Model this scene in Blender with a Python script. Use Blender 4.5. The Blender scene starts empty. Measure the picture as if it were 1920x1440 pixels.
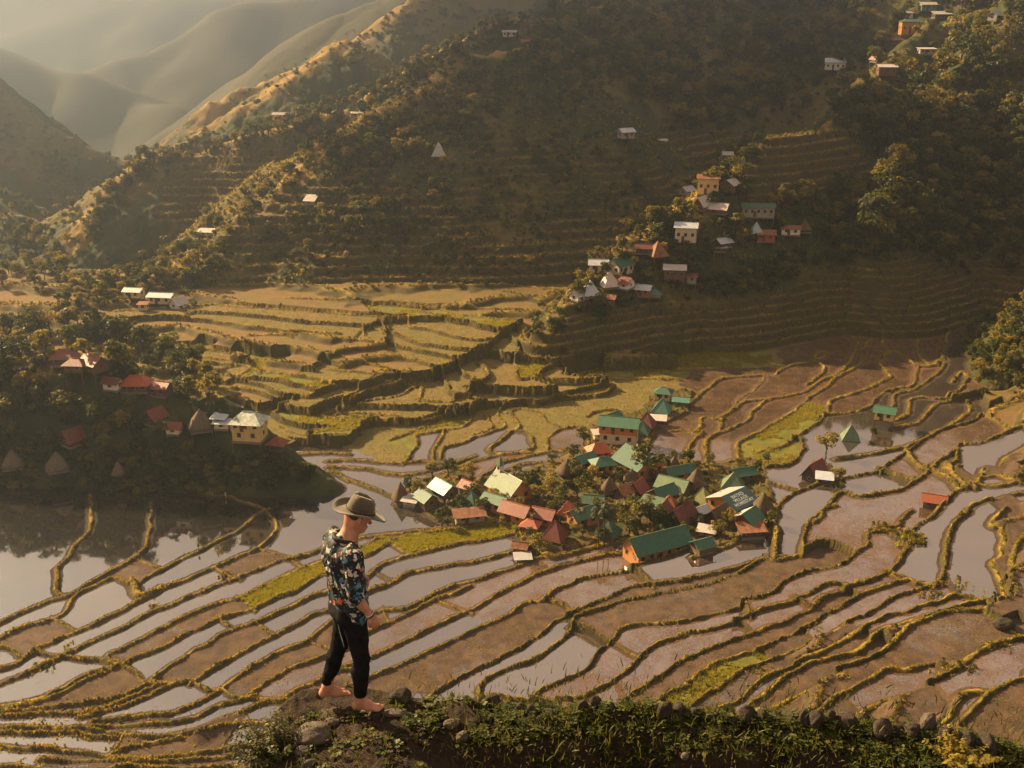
import bpy, bmesh, math, random
import numpy as np
from mathutils import Vector, Matrix, Euler
random.seed(7)
rng = np.random.default_rng(11)
SC = bpy.context.scene
COL = SC.collection
R = math.radians

# ------------------------------------------------------------------ camera
HC, PITCH, FPX = 100.0, R(20.0), 2059.0
CP, SP = math.cos(PITCH), math.sin(PITCH)
cam_d = bpy.data.cameras.new('camera')
cam_d.sensor_width = 36.0
cam_d.lens = FPX / 1920.0 * 36.0
cam_d.clip_start, cam_d.clip_end = 0.1, 12000.0
cam = bpy.data.objects.new('camera', cam_d)
COL.objects.link(cam)
cam.location = (0, 0, HC)
cam.rotation_euler = (R(90) - PITCH, 0, 0)
SC.camera = cam

def rays(uv):
    uv = np.asarray(uv, float).reshape(-1, 2)
    a = (uv[:, 0] - 960) / FPX
    b = -(uv[:, 1] - 720) / FPX
    return np.stack([a, CP + b * SP, -SP + b * CP], 1)

def at_y(u, v, Y):
    d = rays([(u, v)])[0]
    t = Y / d[1]
    return np.array([d[0] * t, Y, HC + d[2] * t])

def at_z(u, v, z=0.0):
    d = rays([(u, v)])[0]
    t = (z - HC) / d[2]
    return np.array([d[0] * t, d[1] * t, z])

def project(p):
    p = np.asarray(p, float)
    x, y, z = p[..., 0], p[..., 1], p[..., 2] - HC
    f = y * CP - z * SP
    up = y * SP + z * CP
    return 960 + x / f * FPX, 720 - up / f * FPX, f

# ------------------------------------------------------------------ noise
def _hash(ix, iy, s):
    h = (ix.astype(np.int64) * 374761393 + iy.astype(np.int64) * 668265263 + s * 974634777) & 0xffffffff
    h = ((h ^ (h >> 13)) * 1274126177) & 0xffffffff
    h = h ^ (h >> 16)
    return (h & 0xffff) / 65535.0

def vnoise(x, y, s=0):
    ix, iy = np.floor(x), np.floor(y)
    fx, fy = x - ix, y - iy
    fx = fx * fx * fx * (fx * (fx * 6 - 15) + 10)
    fy = fy * fy * fy * (fy * (fy * 6 - 15) + 10)
    a, b = _hash(ix, iy, s), _hash(ix + 1, iy, s)
    c, d = _hash(ix, iy + 1, s), _hash(ix + 1, iy + 1, s)
    return ((a * (1 - fx) + b * fx) * (1 - fy) + (c * (1 - fx) + d * fx) * fy) * 2 - 1

def fbm(x, y, s=0, o=4):
    r, amp = 0, 1.0
    for k in range(o):
        r = r + amp * vnoise(x, y, s + k * 17)
        x, y = x * 1.93 * .8 - y * 1.93 * .6 + 3.1, x * 1.93 * .6 + y * 1.93 * .8 - 1.7
        amp *= .5
    return r

def sstep(a, b, x):
    t = np.clip((x - a) / (b - a), 0, 1)
    return t * t * (3 - 2 * t)

# ------------------------------------------------------------------ object helpers
def tag(o, label=None, cat=None, group=None, kind=None):
    if label: o['label'] = label
    if cat: o['category'] = cat
    if group: o['group'] = group
    if kind: o['kind'] = kind
    return o

def empty(name, loc, rz=0.0):
    o = bpy.data.objects.new(name, None)
    o.empty_display_size = .2
    COL.objects.link(o)
    o.location = loc
    o.rotation_euler = (0, 0, rz)
    return o

def mesh_np(name, verts, faces, mat=None, smooth=False):
    """verts (n,3), faces (m,k) int array -> mesh datablock"""
    me = bpy.data.meshes.new(name)
    verts = np.ascontiguousarray(verts, dtype=np.float32)
    faces = np.ascontiguousarray(faces, dtype=np.int32)
    m, k = faces.shape
    me.vertices.add(len(verts)); me.vertices.foreach_set('co', verts.ravel())
    me.loops.add(m * k); me.loops.foreach_set('vertex_index', faces.ravel())
    me.polygons.add(m)
    me.polygons.foreach_set('loop_start', np.arange(0, m * k, k, dtype=np.int32))
    try: me.polygons.foreach_set('loop_total', np.full(m, k, dtype=np.int32))
    except Exception: pass
    if smooth: me.polygons.foreach_set('use_smooth', np.ones(m, dtype=bool))
    me.update(calc_edges=True)
    if mat: me.materials.append(mat)
    return me

def obj(name, me, parent=None, loc=None):
    o = bpy.data.objects.new(name, me)
    COL.objects.link(o)
    if parent: o.parent = parent
    if loc is not None: o.location = loc
    return o

class MB:
    """collects polygons into one mesh"""
    def __init__(s): s.v, s.f = [], []
    def face(s, pts):
        n = len(s.v); s.v += [tuple(p) for p in pts]; s.f.append(list(range(n, n + len(pts))))
    def box(s, x0, x1, y0, y1, z0, z1):
        n = len(s.v)
        s.v += [(x0,y0,z0),(x1,y0,z0),(x1,y1,z0),(x0,y1,z0),(x0,y0,z1),(x1,y0,z1),(x1,y1,z1),(x0,y1,z1)]
        s.f += [[n+i for i in q] for q in ((0,3,2,1),(4,5,6,7),(0,1,5,4),(1,2,6,5),(2,3,7,6),(3,0,4,7))]
    def slab(s, quad, t):
        """thick sheet from a polygon (top), thickness t downwards along its normal"""
        q = [Vector(p) for p in quad]
        nrm = (q[1]-q[0]).cross(q[2]-q[0]).normalized()
        if nrm.z < 0: q.reverse(); nrm = -nrm
        b = [p - nrm*t for p in q]
        n = len(s.v); k = len(q)
        s.v += [tuple(p) for p in q] + [tuple(p) for p in b]
        s.f.append(list(range(n, n+k))); s.f.append(list(range(n+2*k-1, n+k-1, -1)))
        for i in range(k):
            j = (i+1) % k
            s.f.append([n+i, n+k+i, n+k+j, n+j])
    def tube(s, pts, rad, sides=6, cap=True):
        pts = [Vector(p) for p in pts]
        rad = rad if hasattr(rad, '__len__') else [rad]*len(pts)
        rings = []
        for i, p in enumerate(pts):
            d = (pts[min(i+1,len(pts)-1)] - pts[max(i-1,0)]).normalized()
            a = d.cross(Vector((0,0,1)))
            if a.length < 1e-3: a = Vector((1,0,0))
            a.normalize(); b = d.cross(a)
            n = len(s.v); rings.append(n)
            for k in range(sides):
                t = 2*math.pi*k/sides
                s.v.append(tuple(p + (a*math.cos(t) + b*math.sin(t))*rad[i]))
        for r0, r1 in zip(rings, rings[1:]):
            for k in range(sides):
                j = (k+1) % sides
                s.f.append([r0+k, r0+j, r1+j, r1+k])
        if cap:
            s.f.append([rings[0]+k for k in range(sides)][::-1]); s.f.append([rings[-1]+k for k in range(sides)])
    def mesh(s, name, mat=None, smooth=False):
        me = bpy.data.meshes.new(name)
        me.from_pydata(s.v, [], s.f)
        bm = bmesh.new(); bm.from_mesh(me)
        bmesh.ops.recalc_face_normals(bm, faces=bm.faces[:])
        bm.to_mesh(me); bm.free()
        if smooth: me.polygons.foreach_set('use_smooth', [True]*len(me.polygons))
        me.update()
        if mat: me.materials.append(mat)
        return me
    def build(s, name, mat=None, parent=None, smooth=False):
        return obj(name, s.mesh(name, mat, smooth), parent)

# ------------------------------------------------------------------ node helpers
class NT:
    def __init__(s, mat):
        mat.use_nodes = True
        s.t = mat.node_tree; s.t.nodes.clear(); s.m = mat
    def n(s, typ, **kw):
        nd = s.t.nodes.new(typ)
        ins = kw.pop('ins', {})
        for k, v in kw.items(): setattr(nd, k, v)
        for k, v in ins.items(): s.set(nd, k, v)
        return nd
    def set(s, nd, k, v):
        sock = nd.inputs[k]
        if isinstance(v, bpy.types.NodeSocket): s.t.links.new(v, sock)
        else: sock.default_value = v
    def noise(s, scale, detail=4, rough=.55, vec=None, typ='ShaderNodeTexNoise'):
        nd = s.n(typ)
        nd.inputs['Scale'].default_value = scale
        if 'Detail' in nd.inputs: nd.inputs['Detail'].default_value = detail
        if 'Roughness' in nd.inputs: nd.inputs['Roughness'].default_value = rough
        if vec is not None: s.t.links.new(vec, nd.inputs['Vector'])
        return nd
    def ramp(s, fac, stops):
        nd = s.n('ShaderNodeValToRGB')
        s.t.links.new(fac, nd.inputs[0])
        el = nd.color_ramp.elements
        while len(el) < len(stops): el.new(.5)
        for e, (p, c) in zip(el, stops):
            e.position = p; e.color = (*c, 1) if len(c) == 3 else c
        return nd.outputs[0]
    def mix(s, fac, a, b, blend='MIX'):
        nd = s.n('ShaderNodeMix', data_type='RGBA', blend_type=blend)
        for k, v in ((0, fac), (6, a), (7, b)):
            if isinstance(v, bpy.types.NodeSocket): s.t.links.new(v, nd.inputs[k])
            else: nd.inputs[k].default_value = (*v, 1) if (k > 0 and len(v) == 3) else v
        return nd.outputs[2]
    def math(s, op, a, b=0.0, c=None):
        nd = s.n('ShaderNodeMath', operation=op)
        for k, v in ((0, a), (1, b)) + (((2, c),) if c is not None else ()):
            if isinstance(v, bpy.types.NodeSocket): s.t.links.new(v, nd.inputs[k])
            else: nd.inputs[k].default_value = v
        return nd.outputs[0]
    def out(s, sh):
        o = s.n('ShaderNodeOutputMaterial'); s.t.links.new(sh, o.inputs['Surface']); return s.m

def bsdf(nt, col, rough=.8, bump=None, spec=.3, **ins):
    b = nt.n('ShaderNodeBsdfPrincipled')
    nt.set(b, 'Base Color', col if isinstance(col, bpy.types.NodeSocket) else (*col, 1))
    nt.set(b, 'Roughness', rough)
    nt.set(b, 'Specular IOR Level', spec)
    for k, v in ins.items(): nt.set(b, k.replace('_', ' '), v)
    if bump is not None:
        h, st, di = bump
        bp = nt.n('ShaderNodeBump'); nt.set(bp, 'Height', h); bp.inputs['Strength'].default_value = st; bp.inputs['Distance'].default_value = di
        nt.t.links.new(bp.outputs[0], b.inputs['Normal'])
    return b.outputs[0]

def mat_var(name, c0, c1, scale=3.0, rough=.8, bump=.3, dist=.02, spec=.3, coord='Object', detail=5):
    """two tone noisy surface"""
    nt = NT(bpy.data.materials.new(name))
    tc = nt.n('ShaderNodeTexCoord').outputs[coord]
    n = nt.noise(scale, detail, .65, tc).outputs['Fac']
    col = nt.ramp(n, [(.3, c0), (.7, c1)])
    return nt.out(bsdf(nt, col, rough, (n, bump, dist), spec))
# ------------------------------------------------------------------ paddy banks, traced as plan lines of the terraces
# each block: offset, scale, list of polylines
def _blk(ox, oy, s, txt):
    out = []
    for ln in txt.strip().splitlines():
        ln = ln.split('#')[0].strip()
        if not ln: continue
        flag = ''
        if ln[0] in 'nrw': flag, ln = ln[0], ln[1:]
        p = [tuple(float(q) for q in w.split(',')) for w in ln.split()]
        out.append((flag, [(ox + a / s, oy + b / s) for a, b in p]))
    return out
LINES = []
# lower left ponds
LINES += _blk(0, 960, 3, '''
780,-178 950,-160 1120,-120 1280,-90 1380,-55 1490,-5 1540,50 1550,100 1525,150 1450,205 1340,250 1200,315 1050,380 900,440 800,495 700,550 550,620 400,685 300,730 205,765
1500,-5 1430,30 1330,110 1200,180 1070,240 960,300 880,340 770,405
r 750,410 770,465 830,470 880,445
850,-40 850,0 840,100 825,190 790,240 700,300 600,350 500,400 400,465 280,500 150,560 -60,660
750,425 700,400 640,380 590,390 500,430 415,480 370,560 300,600 150,650 -60,740
n 755,270 820,290 905,315
510,-80 510,0 500,110 440,170 410,210 380,270 325,320 315,380 310,420 340,465 400,465
n 300,605 350,630 410,665
1840,190 1740,235 1650,270 1600,270 1540,290 1400,345 1300,390 1220,420 1100,465 950,525 850,570 740,630 600,690 480,750 370,800 340,820 260,860 150,910 -60,990
n 1450,205 1530,230 1650,268
n 1210,315 1280,350 1340,375
n 1640,275 1700,315
1345,485 1250,510 1150,545 1050,590 950,640 860,690 750,740 680,780 610,800 615,830 680,855
n 1340,485 1380,510 1425,545
1345,485 1500,410 1650,340 1840,275 1900,250
1900,310 1855,340 1800,350 1740,400 1650,450 1550,490 1440,540 1300,585 1240,605 1150,650 1050,695 950,745 850,795 760,825 700,850
n 1240,605 1310,650
1950,420 1865,445 1750,480 1650,530 1550,570 1440,625 1350,650 1250,690 1180,735 1080,780 1000,840 930,890 870,930
n 1435,630 1500,665 1550,690
1950,520 1865,550 1750,580 1680,630 1550,700 1450,750 1350,800 1250,860 1150,920 1090,960
1950,590 1875,620 1790,680 1740,720 1650,760 1530,820 1430,870 1340,930 1250,990
n 1745,730 1840,770 1900,800
1950,770 1870,800 1820,815 1700,860 1600,900 1500,960 1420,1015
1950,890 1870,910 1790,950 1700,990 1620,1040
680,855 740,900 800,960 880,965 990,965 1080,960 1130,995 1180,1015 1250,1000 1310,1045 1400,1045 1450,1060 1530,1070 1620,1060
-60,755 0,765 80,785 130,825 190,780 260,805 350,810 450,825 560,835 640,855 690,855
-60,890 0,885 80,865 150,820 190,795
690,855 560,900 440,950 330,1010 200,1060 100,1080 -60,1095
640,880 520,935 420,985 300,1045 180,1078 60,1100 -60,1110
840,965 760,1005 650,1050 500,1080 370,1095 260,1105 100,1120 -60,1125
880,975 780,1030 640,1090 500,1125 350,1140 150,1145 -60,1150
990,965 900,1010 820,1050 720,1095 620,1115 480,1145
1240,1000 1150,1060 1050,1100 920,1140 800,1155 650,1170 550,1180
1400,1045 1280,1080 1180,1120 1060,1165 900,1190 700,1205 550,1210
1620,1060 1500,1075 1400,1110 1300,1145 1200,1190 1100,1230 980,1260 850,1265 700,1250 550,1235 430,1225 200,1215 -60,1215
1480,1190 1380,1190 1250,1220 1100,1265 950,1285 800,1310 700,1330 630,1365
n 700,1255 660,1300 630,1365
620,1270 500,1265 350,1240 150,1245 -60,1240
1500,1295 1430,1310 1300,1330 1150,1360 1000,1380 850,1395 700,1390 550,1375 400,1350 300,1335 150,1330 -60,1325
1500,1350 1440,1365 1280,1375 1100,1400 950,1410 800,1408 600,1400 420,1410 260,1400
1600,1420 1400,1435 1000,1450 700,1440 400,1460 100,1440 -60,1450
''')
# lower centre
LINES += _blk(640, 960, 3, '''
n -20,160 60,150 130,145 260,125 400,110 560,95 700,75 850,45 900,38
-20,300 60,270 160,240 265,182 330,215 380,238
1015,110 880,145 700,175 560,205 420,235 320,265 240,295 200,330 160,365 60,420
-10,235 50,215 140,195 220,150 300,160 330,140 500,115 700,90 930,55 1020,95
970,225 860,255 740,285 600,300 500,325 400,345 340,370 270,410 170,450 60,510
n 200,345 240,365 285,385
1640,150 1500,175 1350,215 1230,250 1100,270 980,310 880,345 760,385 640,415 550,460 450,510 350,545 230,555 100,600
n 230,555 250,600
700,430 620,465 530,500 430,545 350,590 250,640 185,665 60,740 -20,790
n 570,510 640,540 710,565
1560,240 1480,245 1350,275 1220,315 1100,355 1000,410 880,465 780,530 700,570 600,615 480,665 400,705 300,755 165,815 45,865 -20,895
1920,240 1780,290 1650,325 1500,355 1330,400 1200,465 1140,500 1020,530 950,580 830,635 720,690 600,745 500,790 380,845 260,900 150,935 60,990 -60,1030
n 1650,335 1700,370 1740,420
n 1150,495 1220,520 1310,570
1920,380 1800,405 1640,435 1520,490 1400,540 1280,590 1180,640 1120,700 1040,750 940,800 850,855 740,905 640,960 560,1010 470,1080
1920,450 1800,480 1680,510 1550,550 1440,590 1330,635 1300,680 1240,740 1150,800 1050,860 920,910 820,960 780,1000 775,1070
1310,660 1400,695 1510,745
1920,610 1800,635 1640,655 1570,680 1530,740 1450,800 1400,870 1330,920 1200,975 1120,1020 1090,1070
n 1540,765 1600,785 1680,815
1920,710 1830,730 1740,780 1680,830 1620,900 1530,970 1430,1020 1330,1070
1920,850 1830,920 1720,990 1620,1050 1560,1100
1920,1005 1850,1030 1760,1080
775,1060 860,1050 960,1060 1100,1060 1200,1080 1330,1070
1920,1300 1500,1200 1000,1160 500,1130 0,1150
''')
# lower right
LINES += _blk(1280, 960, 3, '''
0,240 100,205 220,170 330,150 460,110
0,380 130,340 300,290 420,250 500,235 600,240
r 470,70 510,90 525,140 520,240
0,450 120,420 250,370 360,310 440,265 560,260 660,220 760,180 830,170 900,185 970,215
670,215 690,130 740,50 840,0
0,615 150,570 330,520 480,480 560,420 680,360 820,320 920,280 970,240 1030,190 1040,120 1120,80 1210,60 1240,20 1290,-20
1080,120 1150,110 1240,150
0,700 120,670 280,620 430,570 560,530 650,490 720,460 820,410 900,400 1000,400 1080,380 1150,340 1220,280 1270,200 1240,170 1290,110 1370,60 1440,0
n 345,525 370,590
650,495 720,520 770,490 850,460 960,420 1070,385
0,860 100,800 250,745 400,685 550,625 640,580 740,530 765,495
1150,345 1210,360 1280,380
0,1000 120,900 220,850 350,800 500,750 600,700 740,640 800,590 900,540 960,500 1050,450 1170,410 1280,380 1380,390 1440,405
1420,410 1470,330 1480,250 1490,160 1530,90 1590,30 1620,-10
60,1100 110,1060 200,990 320,910 430,860 560,810 700,750 830,690 900,650 1000,600 1090,550 1150,510 1280,450 1440,405
160,1150 220,1110 330,1050 420,970 560,890 700,830 830,770 950,700 1060,640 1180,590 1280,560 1400,520 1500,480 1600,465 1660,475 1700,500
300,1150 370,1100 480,1030 560,960 680,880 800,830 950,790 1030,740 1120,680 1240,640 1350,590 1480,560 1600,520 1690,495 1790,475
480,1140 540,1100 680,1030 800,960 930,890 1060,830 1160,770 1250,680 1330,640 1430,590 1560,555 1700,545 1780,500 1840,450
1840,450 1800,420 1830,370 1870,330 1850,300 1870,230 1900,170 1940,120
1840,450 1810,440 1790,380 1760,320 1740,280 1790,230 1800,160 1800,100 1730,90 1760,40 1820,-10
700,1200 790,1130 870,1060 1000,990 1100,930 1170,895 1300,880 1420,850 1530,820 1640,790 1740,760 1840,730 1980,690
1000,1150 1080,1100 1200,1060 1350,1000 1480,940 1560,890 1640,820 1740,765
1460,1200 1510,1140 1600,1030 1740,1020 1830,970 1980,920
1540,1240 1590,1180 1680,1090 1750,1020
n 1690,545 1750,590 1860,640 1920,660
1540,1240 1700,1300 1850,1360 1980,1400
''')
# right middle
LINES += _blk(1280, 480, 3, '''
-40,880 0,860 100,780 200,700 280,685 440,675
n 455,680 440,720 380,770 310,810 300,850
520,665 600,620 700,600 760,580 800,570 790,540 750,550 740,590
w 740,590 790,620 780,670 700,720
-60,990 0,985 80,1005
80,1010 60,1000 100,960 110,915 200,915 290,855 380,815 470,815
200,990 220,920
0,1190 20,1100 60,1040 100,1000
130,1150 140,1030 250,980 370,930 400,870 480,810 560,795 680,770 760,710 850,680 920,620 960,550 980,500 960,460
310,1145 310,1060 420,1000 520,940 620,880 700,810 800,740 880,680 1000,610 1030,580 1010,550 1050,480 1130,450
n 700,815 800,855
60,1200 130,1190 250,1160 330,1145 400,1150 440,1180
440,1100 560,1070 680,1010 780,940 820,860 840,810 950,780 1060,740 1140,700 1170,680 1150,650 1110,620 1120,560 1160,550 1120,500 1150,460 1200,440
780,920 860,910 950,900 1040,870 1080,830
670,1060 660,1120 600,1180 500,1200 410,1225
n 1030,560 1120,565
1080,830 1095,810 1200,750 1290,730 1310,680 1325,620
1180,870 1180,830 1200,790 1300,760 1400,690 1460,640 1450,610 1380,625 1320,620 1280,590 1200,540 1150,550
1200,915 1270,880 1270,820 1330,795 1450,790 1540,770 1590,720 1600,680 1570,650 1520,700
1230,945 1330,910 1410,830 1500,800 1650,750 1740,740 1790,720 1860,680
870,1130 1000,1105 1150,1070 1280,1030 1400,970 1500,920 1580,870 1620,820 1600,790
1110,1210 1200,1145 1280,1100 1400,1020 1520,970 1640,930 1690,890 1800,840 1980,760
1680,895 1810,940 1830,980
1480,1190 1540,1150 1540,1090 1600,1070 1700,1050 1800,1000 1980,930
480,1480 520,1440 600,1370 700,1320 800,1280 950,1250 1100,1205
740,1520 810,1440 890,1360 1000,1370 1150,1340 1260,1300 1400,1200 1450,1150 1540,1110
r 1250,1120 1320,1180 1400,1210 1480,1240 1580,1310
1090,1200 1200,1230 1290,1250
1400,1480 1440,1430 1500,1370 1600,1310 1760,1290 1880,1260 1980,1200
r 1480,1190 1560,1250 1640,1310
1650,1290 1700,1190 1790,1180 1830,1120 1980,1030
1560,1490 1610,1440 1700,1390 1800,1350 1980,1300
1690,1250 1780,1240 1880,1265
1440,600 1390,610 1330,560 1320,490 1370,420
1465,600 1450,560 1480,500 1500,440 1580,390 1700,320 1780,270
1320,620 1440,615
1185,480 1215,520 1200,480 1210,440 1280,420 1400,415 1510,410
420,1270 550,1300 660,1310
''')
# middle terraces
LINES += _blk(640, 480, 3, '''
120,260 180,310 270,330 370,330 380,380 460,395 560,430 660,470 760,490 850,480 890,455
440,310 540,330 640,365 720,380 780,410 880,440 940,430 1000,390
300,260 440,290 540,290 640,330 760,350 870,375 1000,385
210,360 260,390 330,430 440,490 560,520 650,540 730,555
n 120,390 125,440 160,470
-30,470 20,470 120,480 230,510 250,470 330,500 430,530 540,560 640,590 700,580 760,540 830,510 890,455
250,470 240,400 215,360
230,510 350,570 450,600 560,640 660,600 700,580
-60,550 0,560 100,590 200,620 300,660 350,690 480,660 560,640
-60,625 0,640 100,660 200,690 260,690 340,690
-100,715 0,720 90,725 130,740 200,715
-60,860 0,830 80,770 180,710 300,690
-30,880 40,830 150,770 270,720 360,690 400,705
110,835 230,845 350,855 470,860 580,880
100,835 170,800 230,790 330,770 410,705
440,810 520,830 620,840 640,805 760,825 850,830
450,720 440,810
-60,860 0,870 80,880 180,900 310,905
-60,925 0,930 100,940 190,945
570,640 590,700 610,770 640,805
660,600 690,660 740,700 710,790
720,745 850,750 960,770 1080,790 1200,785 1300,770 1420,740 1520,720
760,590 810,620 830,680 800,720 730,745
980,580 990,650 990,710 1080,710 1160,750 1190,785
1110,690 1120,650 1175,600
1110,690 1200,700 1320,710 1420,710 1520,720
880,520 930,560 1000,560 1090,580 1175,600
1260,650 1260,610 1230,570 1210,540
1270,660 1390,690 1520,700
1330,620 1440,630 1550,650 1600,670 1720,680 1800,695 1900,700
1320,620 1330,540 1280,500 1200,480 1180,450
1490,560 1480,500 1490,450
1480,570 1600,580 1660,590 1780,600 1920,625 2100,635
1280,370 1380,390 1480,420 1560,430 1680,470 1820,480 1920,460
1490,490 1640,540 1790,580 1880,600
1790,540 1880,550 1980,590
920,90 1050,100 1170,110 1250,130
920,150 1050,170 1200,190
920,210 1060,240 1110,262
1000,420 1100,450 1180,480 1230,570
950,450 1000,500 980,580
# winding low paddies
-60,1155 0,1150 120,1150 300,1170 440,1160 560,1170 680,1150 740,1130
-60,1190 0,1190 150,1200 280,1230 400,1230 520,1200 640,1170 700,1150
70,1000 180,950 300,940 430,940 560,890 660,870 740,880 730,920 680,960 560,985 430,1005 420,1060 390,1120 350,1165
290,1030 420,980 540,930 690,880
520,1165 510,1100 550,1050 580,990
560,1130 570,1090 680,1050 760,1020 850,990 920,960 880,900 900,850 980,830
740,880 770,850 850,830 980,825 1060,830 1130,830 1210,800
820,900 840,970 760,1000
950,880 1000,960 960,990 880,1050 840,1080 850,1110 960,1110 1050,1100 1080,1070 1060,1010 1000,990
950,880 1010,860 1100,880 1150,920 1210,960
1160,1090 1170,1020 1260,970 1350,960 1380,1000 1390,1080
590,1240 640,1200 740,1160 850,1130 960,1110 1100,1110 1220,1100 1300,1120
690,1275 820,1230 900,1170 1000,1140 1130,1110
760,1285 880,1230 1000,1180 1100,1170 1180,1160 1300,1140
-60,1215 0,1240 130,1290 250,1340 330,1370 430,1400 510,1440
1390,900 1430,880 1520,870 1640,900
1210,800 1380,790 1480,780 1530,720
''')
# left middle terraces
LINES += _blk(0, 480, 3, '''
700,440 760,430 870,450 990,490 1100,490
750,500 880,510 920,535 920,590 1000,610 1100,600 1210,600
1030,530 1100,510 1240,520 1360,540 1430,565
1130,560 1260,580 1390,600
1190,690 1270,630 1380,590 1430,565
1340,690 1400,620 1430,565
1460,660 1470,620 1560,555
1460,640 1600,660 1720,680 1810,700
1290,680 1400,690 1560,700 1680,730 1760,745
1230,790 1240,770 1330,750 1450,770 1530,800
1350,700 1470,730 1560,780 1640,790
1440,870 1540,820 1640,790 1740,790 1860,740
1560,870 1660,800
1620,860 1700,870 1800,900 1920,955
1760,870 1830,820 1950,795
1540,890 1600,930 1720,960 1880,990
1590,970 1690,1010 1800,1010 1890,1000
1640,1050 1740,1060 1920,1050
1690,1120 1800,1110 1950,1120
1760,1180 1860,1215 1950,1260
700,560 800,570 900,640
''')

LINES += _blk(0, 0, 1, """
808,959 832,980 870,986 930,976 975,986 986,1010 968,1036
745,942 765,918 800,902 840,887 885,878
985,1035 1050,1042 1110,1028 1187,1012
1305,1046 1330,1038 1390,1010 1433,998
w 225,603 320,598 420,608 520,620 630,624
w 345,586 450,590 560,602 690,612
w 400,572 560,580 700,592 840,594
w 540,561 700,566 850,576 970,582
w 220,585 300,581 400,572
w 470,632 560,628 650,640
n 520,620 545,632
n 690,612 720,598
1455,1035 1448,1000 1452,960 1440,930 1425,880
""")
# ------------------------------------------------------------------ terrain: one polar height field from the viewpoint's slope to the far range
th = np.concatenate([np.arange(-76, -30, 1.0), np.arange(-30, 30.001, 0.0675), np.arange(31, 60, 1.5)]) * math.pi / 180
rr = np.concatenate([np.geomspace(5, 88, 60, endpoint=False), np.geomspace(88, 470, 930, endpoint=False), np.geomspace(470, 1000, 300, endpoint=False), np.geomspace(1000, 4200, 160)])
LR = np.log(rr)
TH, RR = np.meshgrid(th, rr)
GX, GY = RR * np.sin(TH), RR * np.cos(TH)

def pl(*pts):
    return np.array([at_y(*p) for p in pts])
# crest lines (pixel u, v of the ground there, distance ahead)
RIDGES = [  # points, slope, crest rounding
 (pl((1500,-140,720),(1250,-50,600),(1080,25,490),(1000,72,445),(880,92,434),(780,150,420),(650,225,400),(560,310,384),(480,385,366),(390,450,351),(300,500,340),(200,550,330),(110,600,320)), .68, 3),
 (pl((900,-120,800),(760,5,740),(640,70,720),(500,140,695),(395,185,670),(380,230,650),(330,330,600)), .75, 4),
 (pl((1150,-60,600),(1050,10,560),(900,55,540),(780,118,520),(660,185,500),(560,222,485),(450,255,470),(300,285,462),(240,310,455),(190,385,440),(160,440,428),(150,530,415)), .62, 4),
 (pl((640,60,600),(560,130,580),(450,200,560),(350,260,545)), .62, 4),
 (pl((-300,-120,700),(-60,100,690),(0,162,685),(90,224,676),(150,258,668),(240,300,655),(300,345,640)), .95, 3),
 (pl((1750,20,505),(1660,110,445),(1600,160,412),(1560,225,388),(1460,252,368),(1370,310,352),(1310,352,340),(1200,430,325),(1120,500,310),(1060,558,298),(1025,592,291)), 1.05, 4),
 (pl((2100,-150,520),(1950,-60,480),(1850,70,440),(1750,160,410),(1690,250,385),(1660,340,362),(1645,420,344)), 1.0, 5),
 (pl((1500,-140,720),(1750,-140,620),(2100,-150,540),(2500,-150,470)), .7, 8),
 (pl((2400,-50,440),(2100,90,415),(1950,190,400),(1880,270,392)), .8, 5),
 (pl((2300,300,300),(2100,420,297),(1995,520,291),(1940,590,281),(1895,655,271)), 1.25, 4),
 (pl((-500,560,246),(-200,610,239),(0,650,233),(110,655,231),(210,668,229),(330,715,225),(400,745,222),(490,800,216),(560,845,213),(605,880,210)), 1.25, 3),
 (pl((-900,430,330),(-500,520,290),(-300,590,270)), .8, 5),
 (pl((-400,200,500),(-120,310,470),(30,400,440),(110,500,400),(140,560,370)), .62, 4),
 # far range
 (pl((900,-60,1700),(640,-25,1650),(420,35,1560),(230,110,1480),(150,150,1450),(60,250,1400)), .55, 20),
 (pl((-500,-60,1400),(-100,70,1330),(130,135,1290),(240,190,1260),(320,195,1240),(420,260,1200)), .5, 20),
 (pl((-2500,-120,2300),(-600,-60,2500),(0,-70,2600),(500,-90,2600),(1100,-80,2500)), .45, 30),
 (pl((1300,-90,900),(1000,-60,950),(800,-20,1000),(650,40,1000),(560,130,980)), .55, 12),
]
def ridge_h(x, y):
    h = np.full(x.shape, -1e3)
    for pts, slope, rnd in RIDGES:
        for a, b in zip(pts[:-1], pts[1:]):
            d = b[:2] - a[:2]; L2 = (d ** 2).sum()
            t = np.clip(((x - a[0]) * d[0] + (y - a[1]) * d[1]) / L2, 0, 1)
            dist = np.hypot(x - a[0] - t * d[0], y - a[1] - t * d[1])
            h = np.maximum(h, a[2] + t * (b[2] - a[2]) - slope * (np.sqrt(dist * dist + rnd * rnd) - rnd * .6))
    return h
FOOT = np.array([at_z(*p)[:2] for p in [(-900,820),(-300,800),(0,790),(240,765),(420,800),(560,838),(680,805),(800,800),(900,780),(1130,745),(1200,718),(1320,690),(1440,652),(1560,640),(1700,605),(1800,580),(1920,545),(2300,500)]])
FOOT = FOOT[np.argsort(FOOT[:, 0])]
def floor_h(x, y):
    zA = .135 * np.maximum(0, .74 * x - .67 * (y - 180) - 14)
    zA = np.minimum(zA, 22)
    yF = np.interp(x, FOOT[:, 0], FOOT[:, 1])
    cap = 13 + 11 * sstep(60, 110, x)
    zB = .25 * np.maximum(0, y - yF)
    zB = cap * (1 - np.exp(-zB / cap))
    drop = .2 * np.maximum(0, y - 430) * sstep(60, -120, x) + .6 * np.maximum(0, y - 352) * sstep(-50, -100, x)
    return zA + zB - np.minimum(drop, 130)
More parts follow.
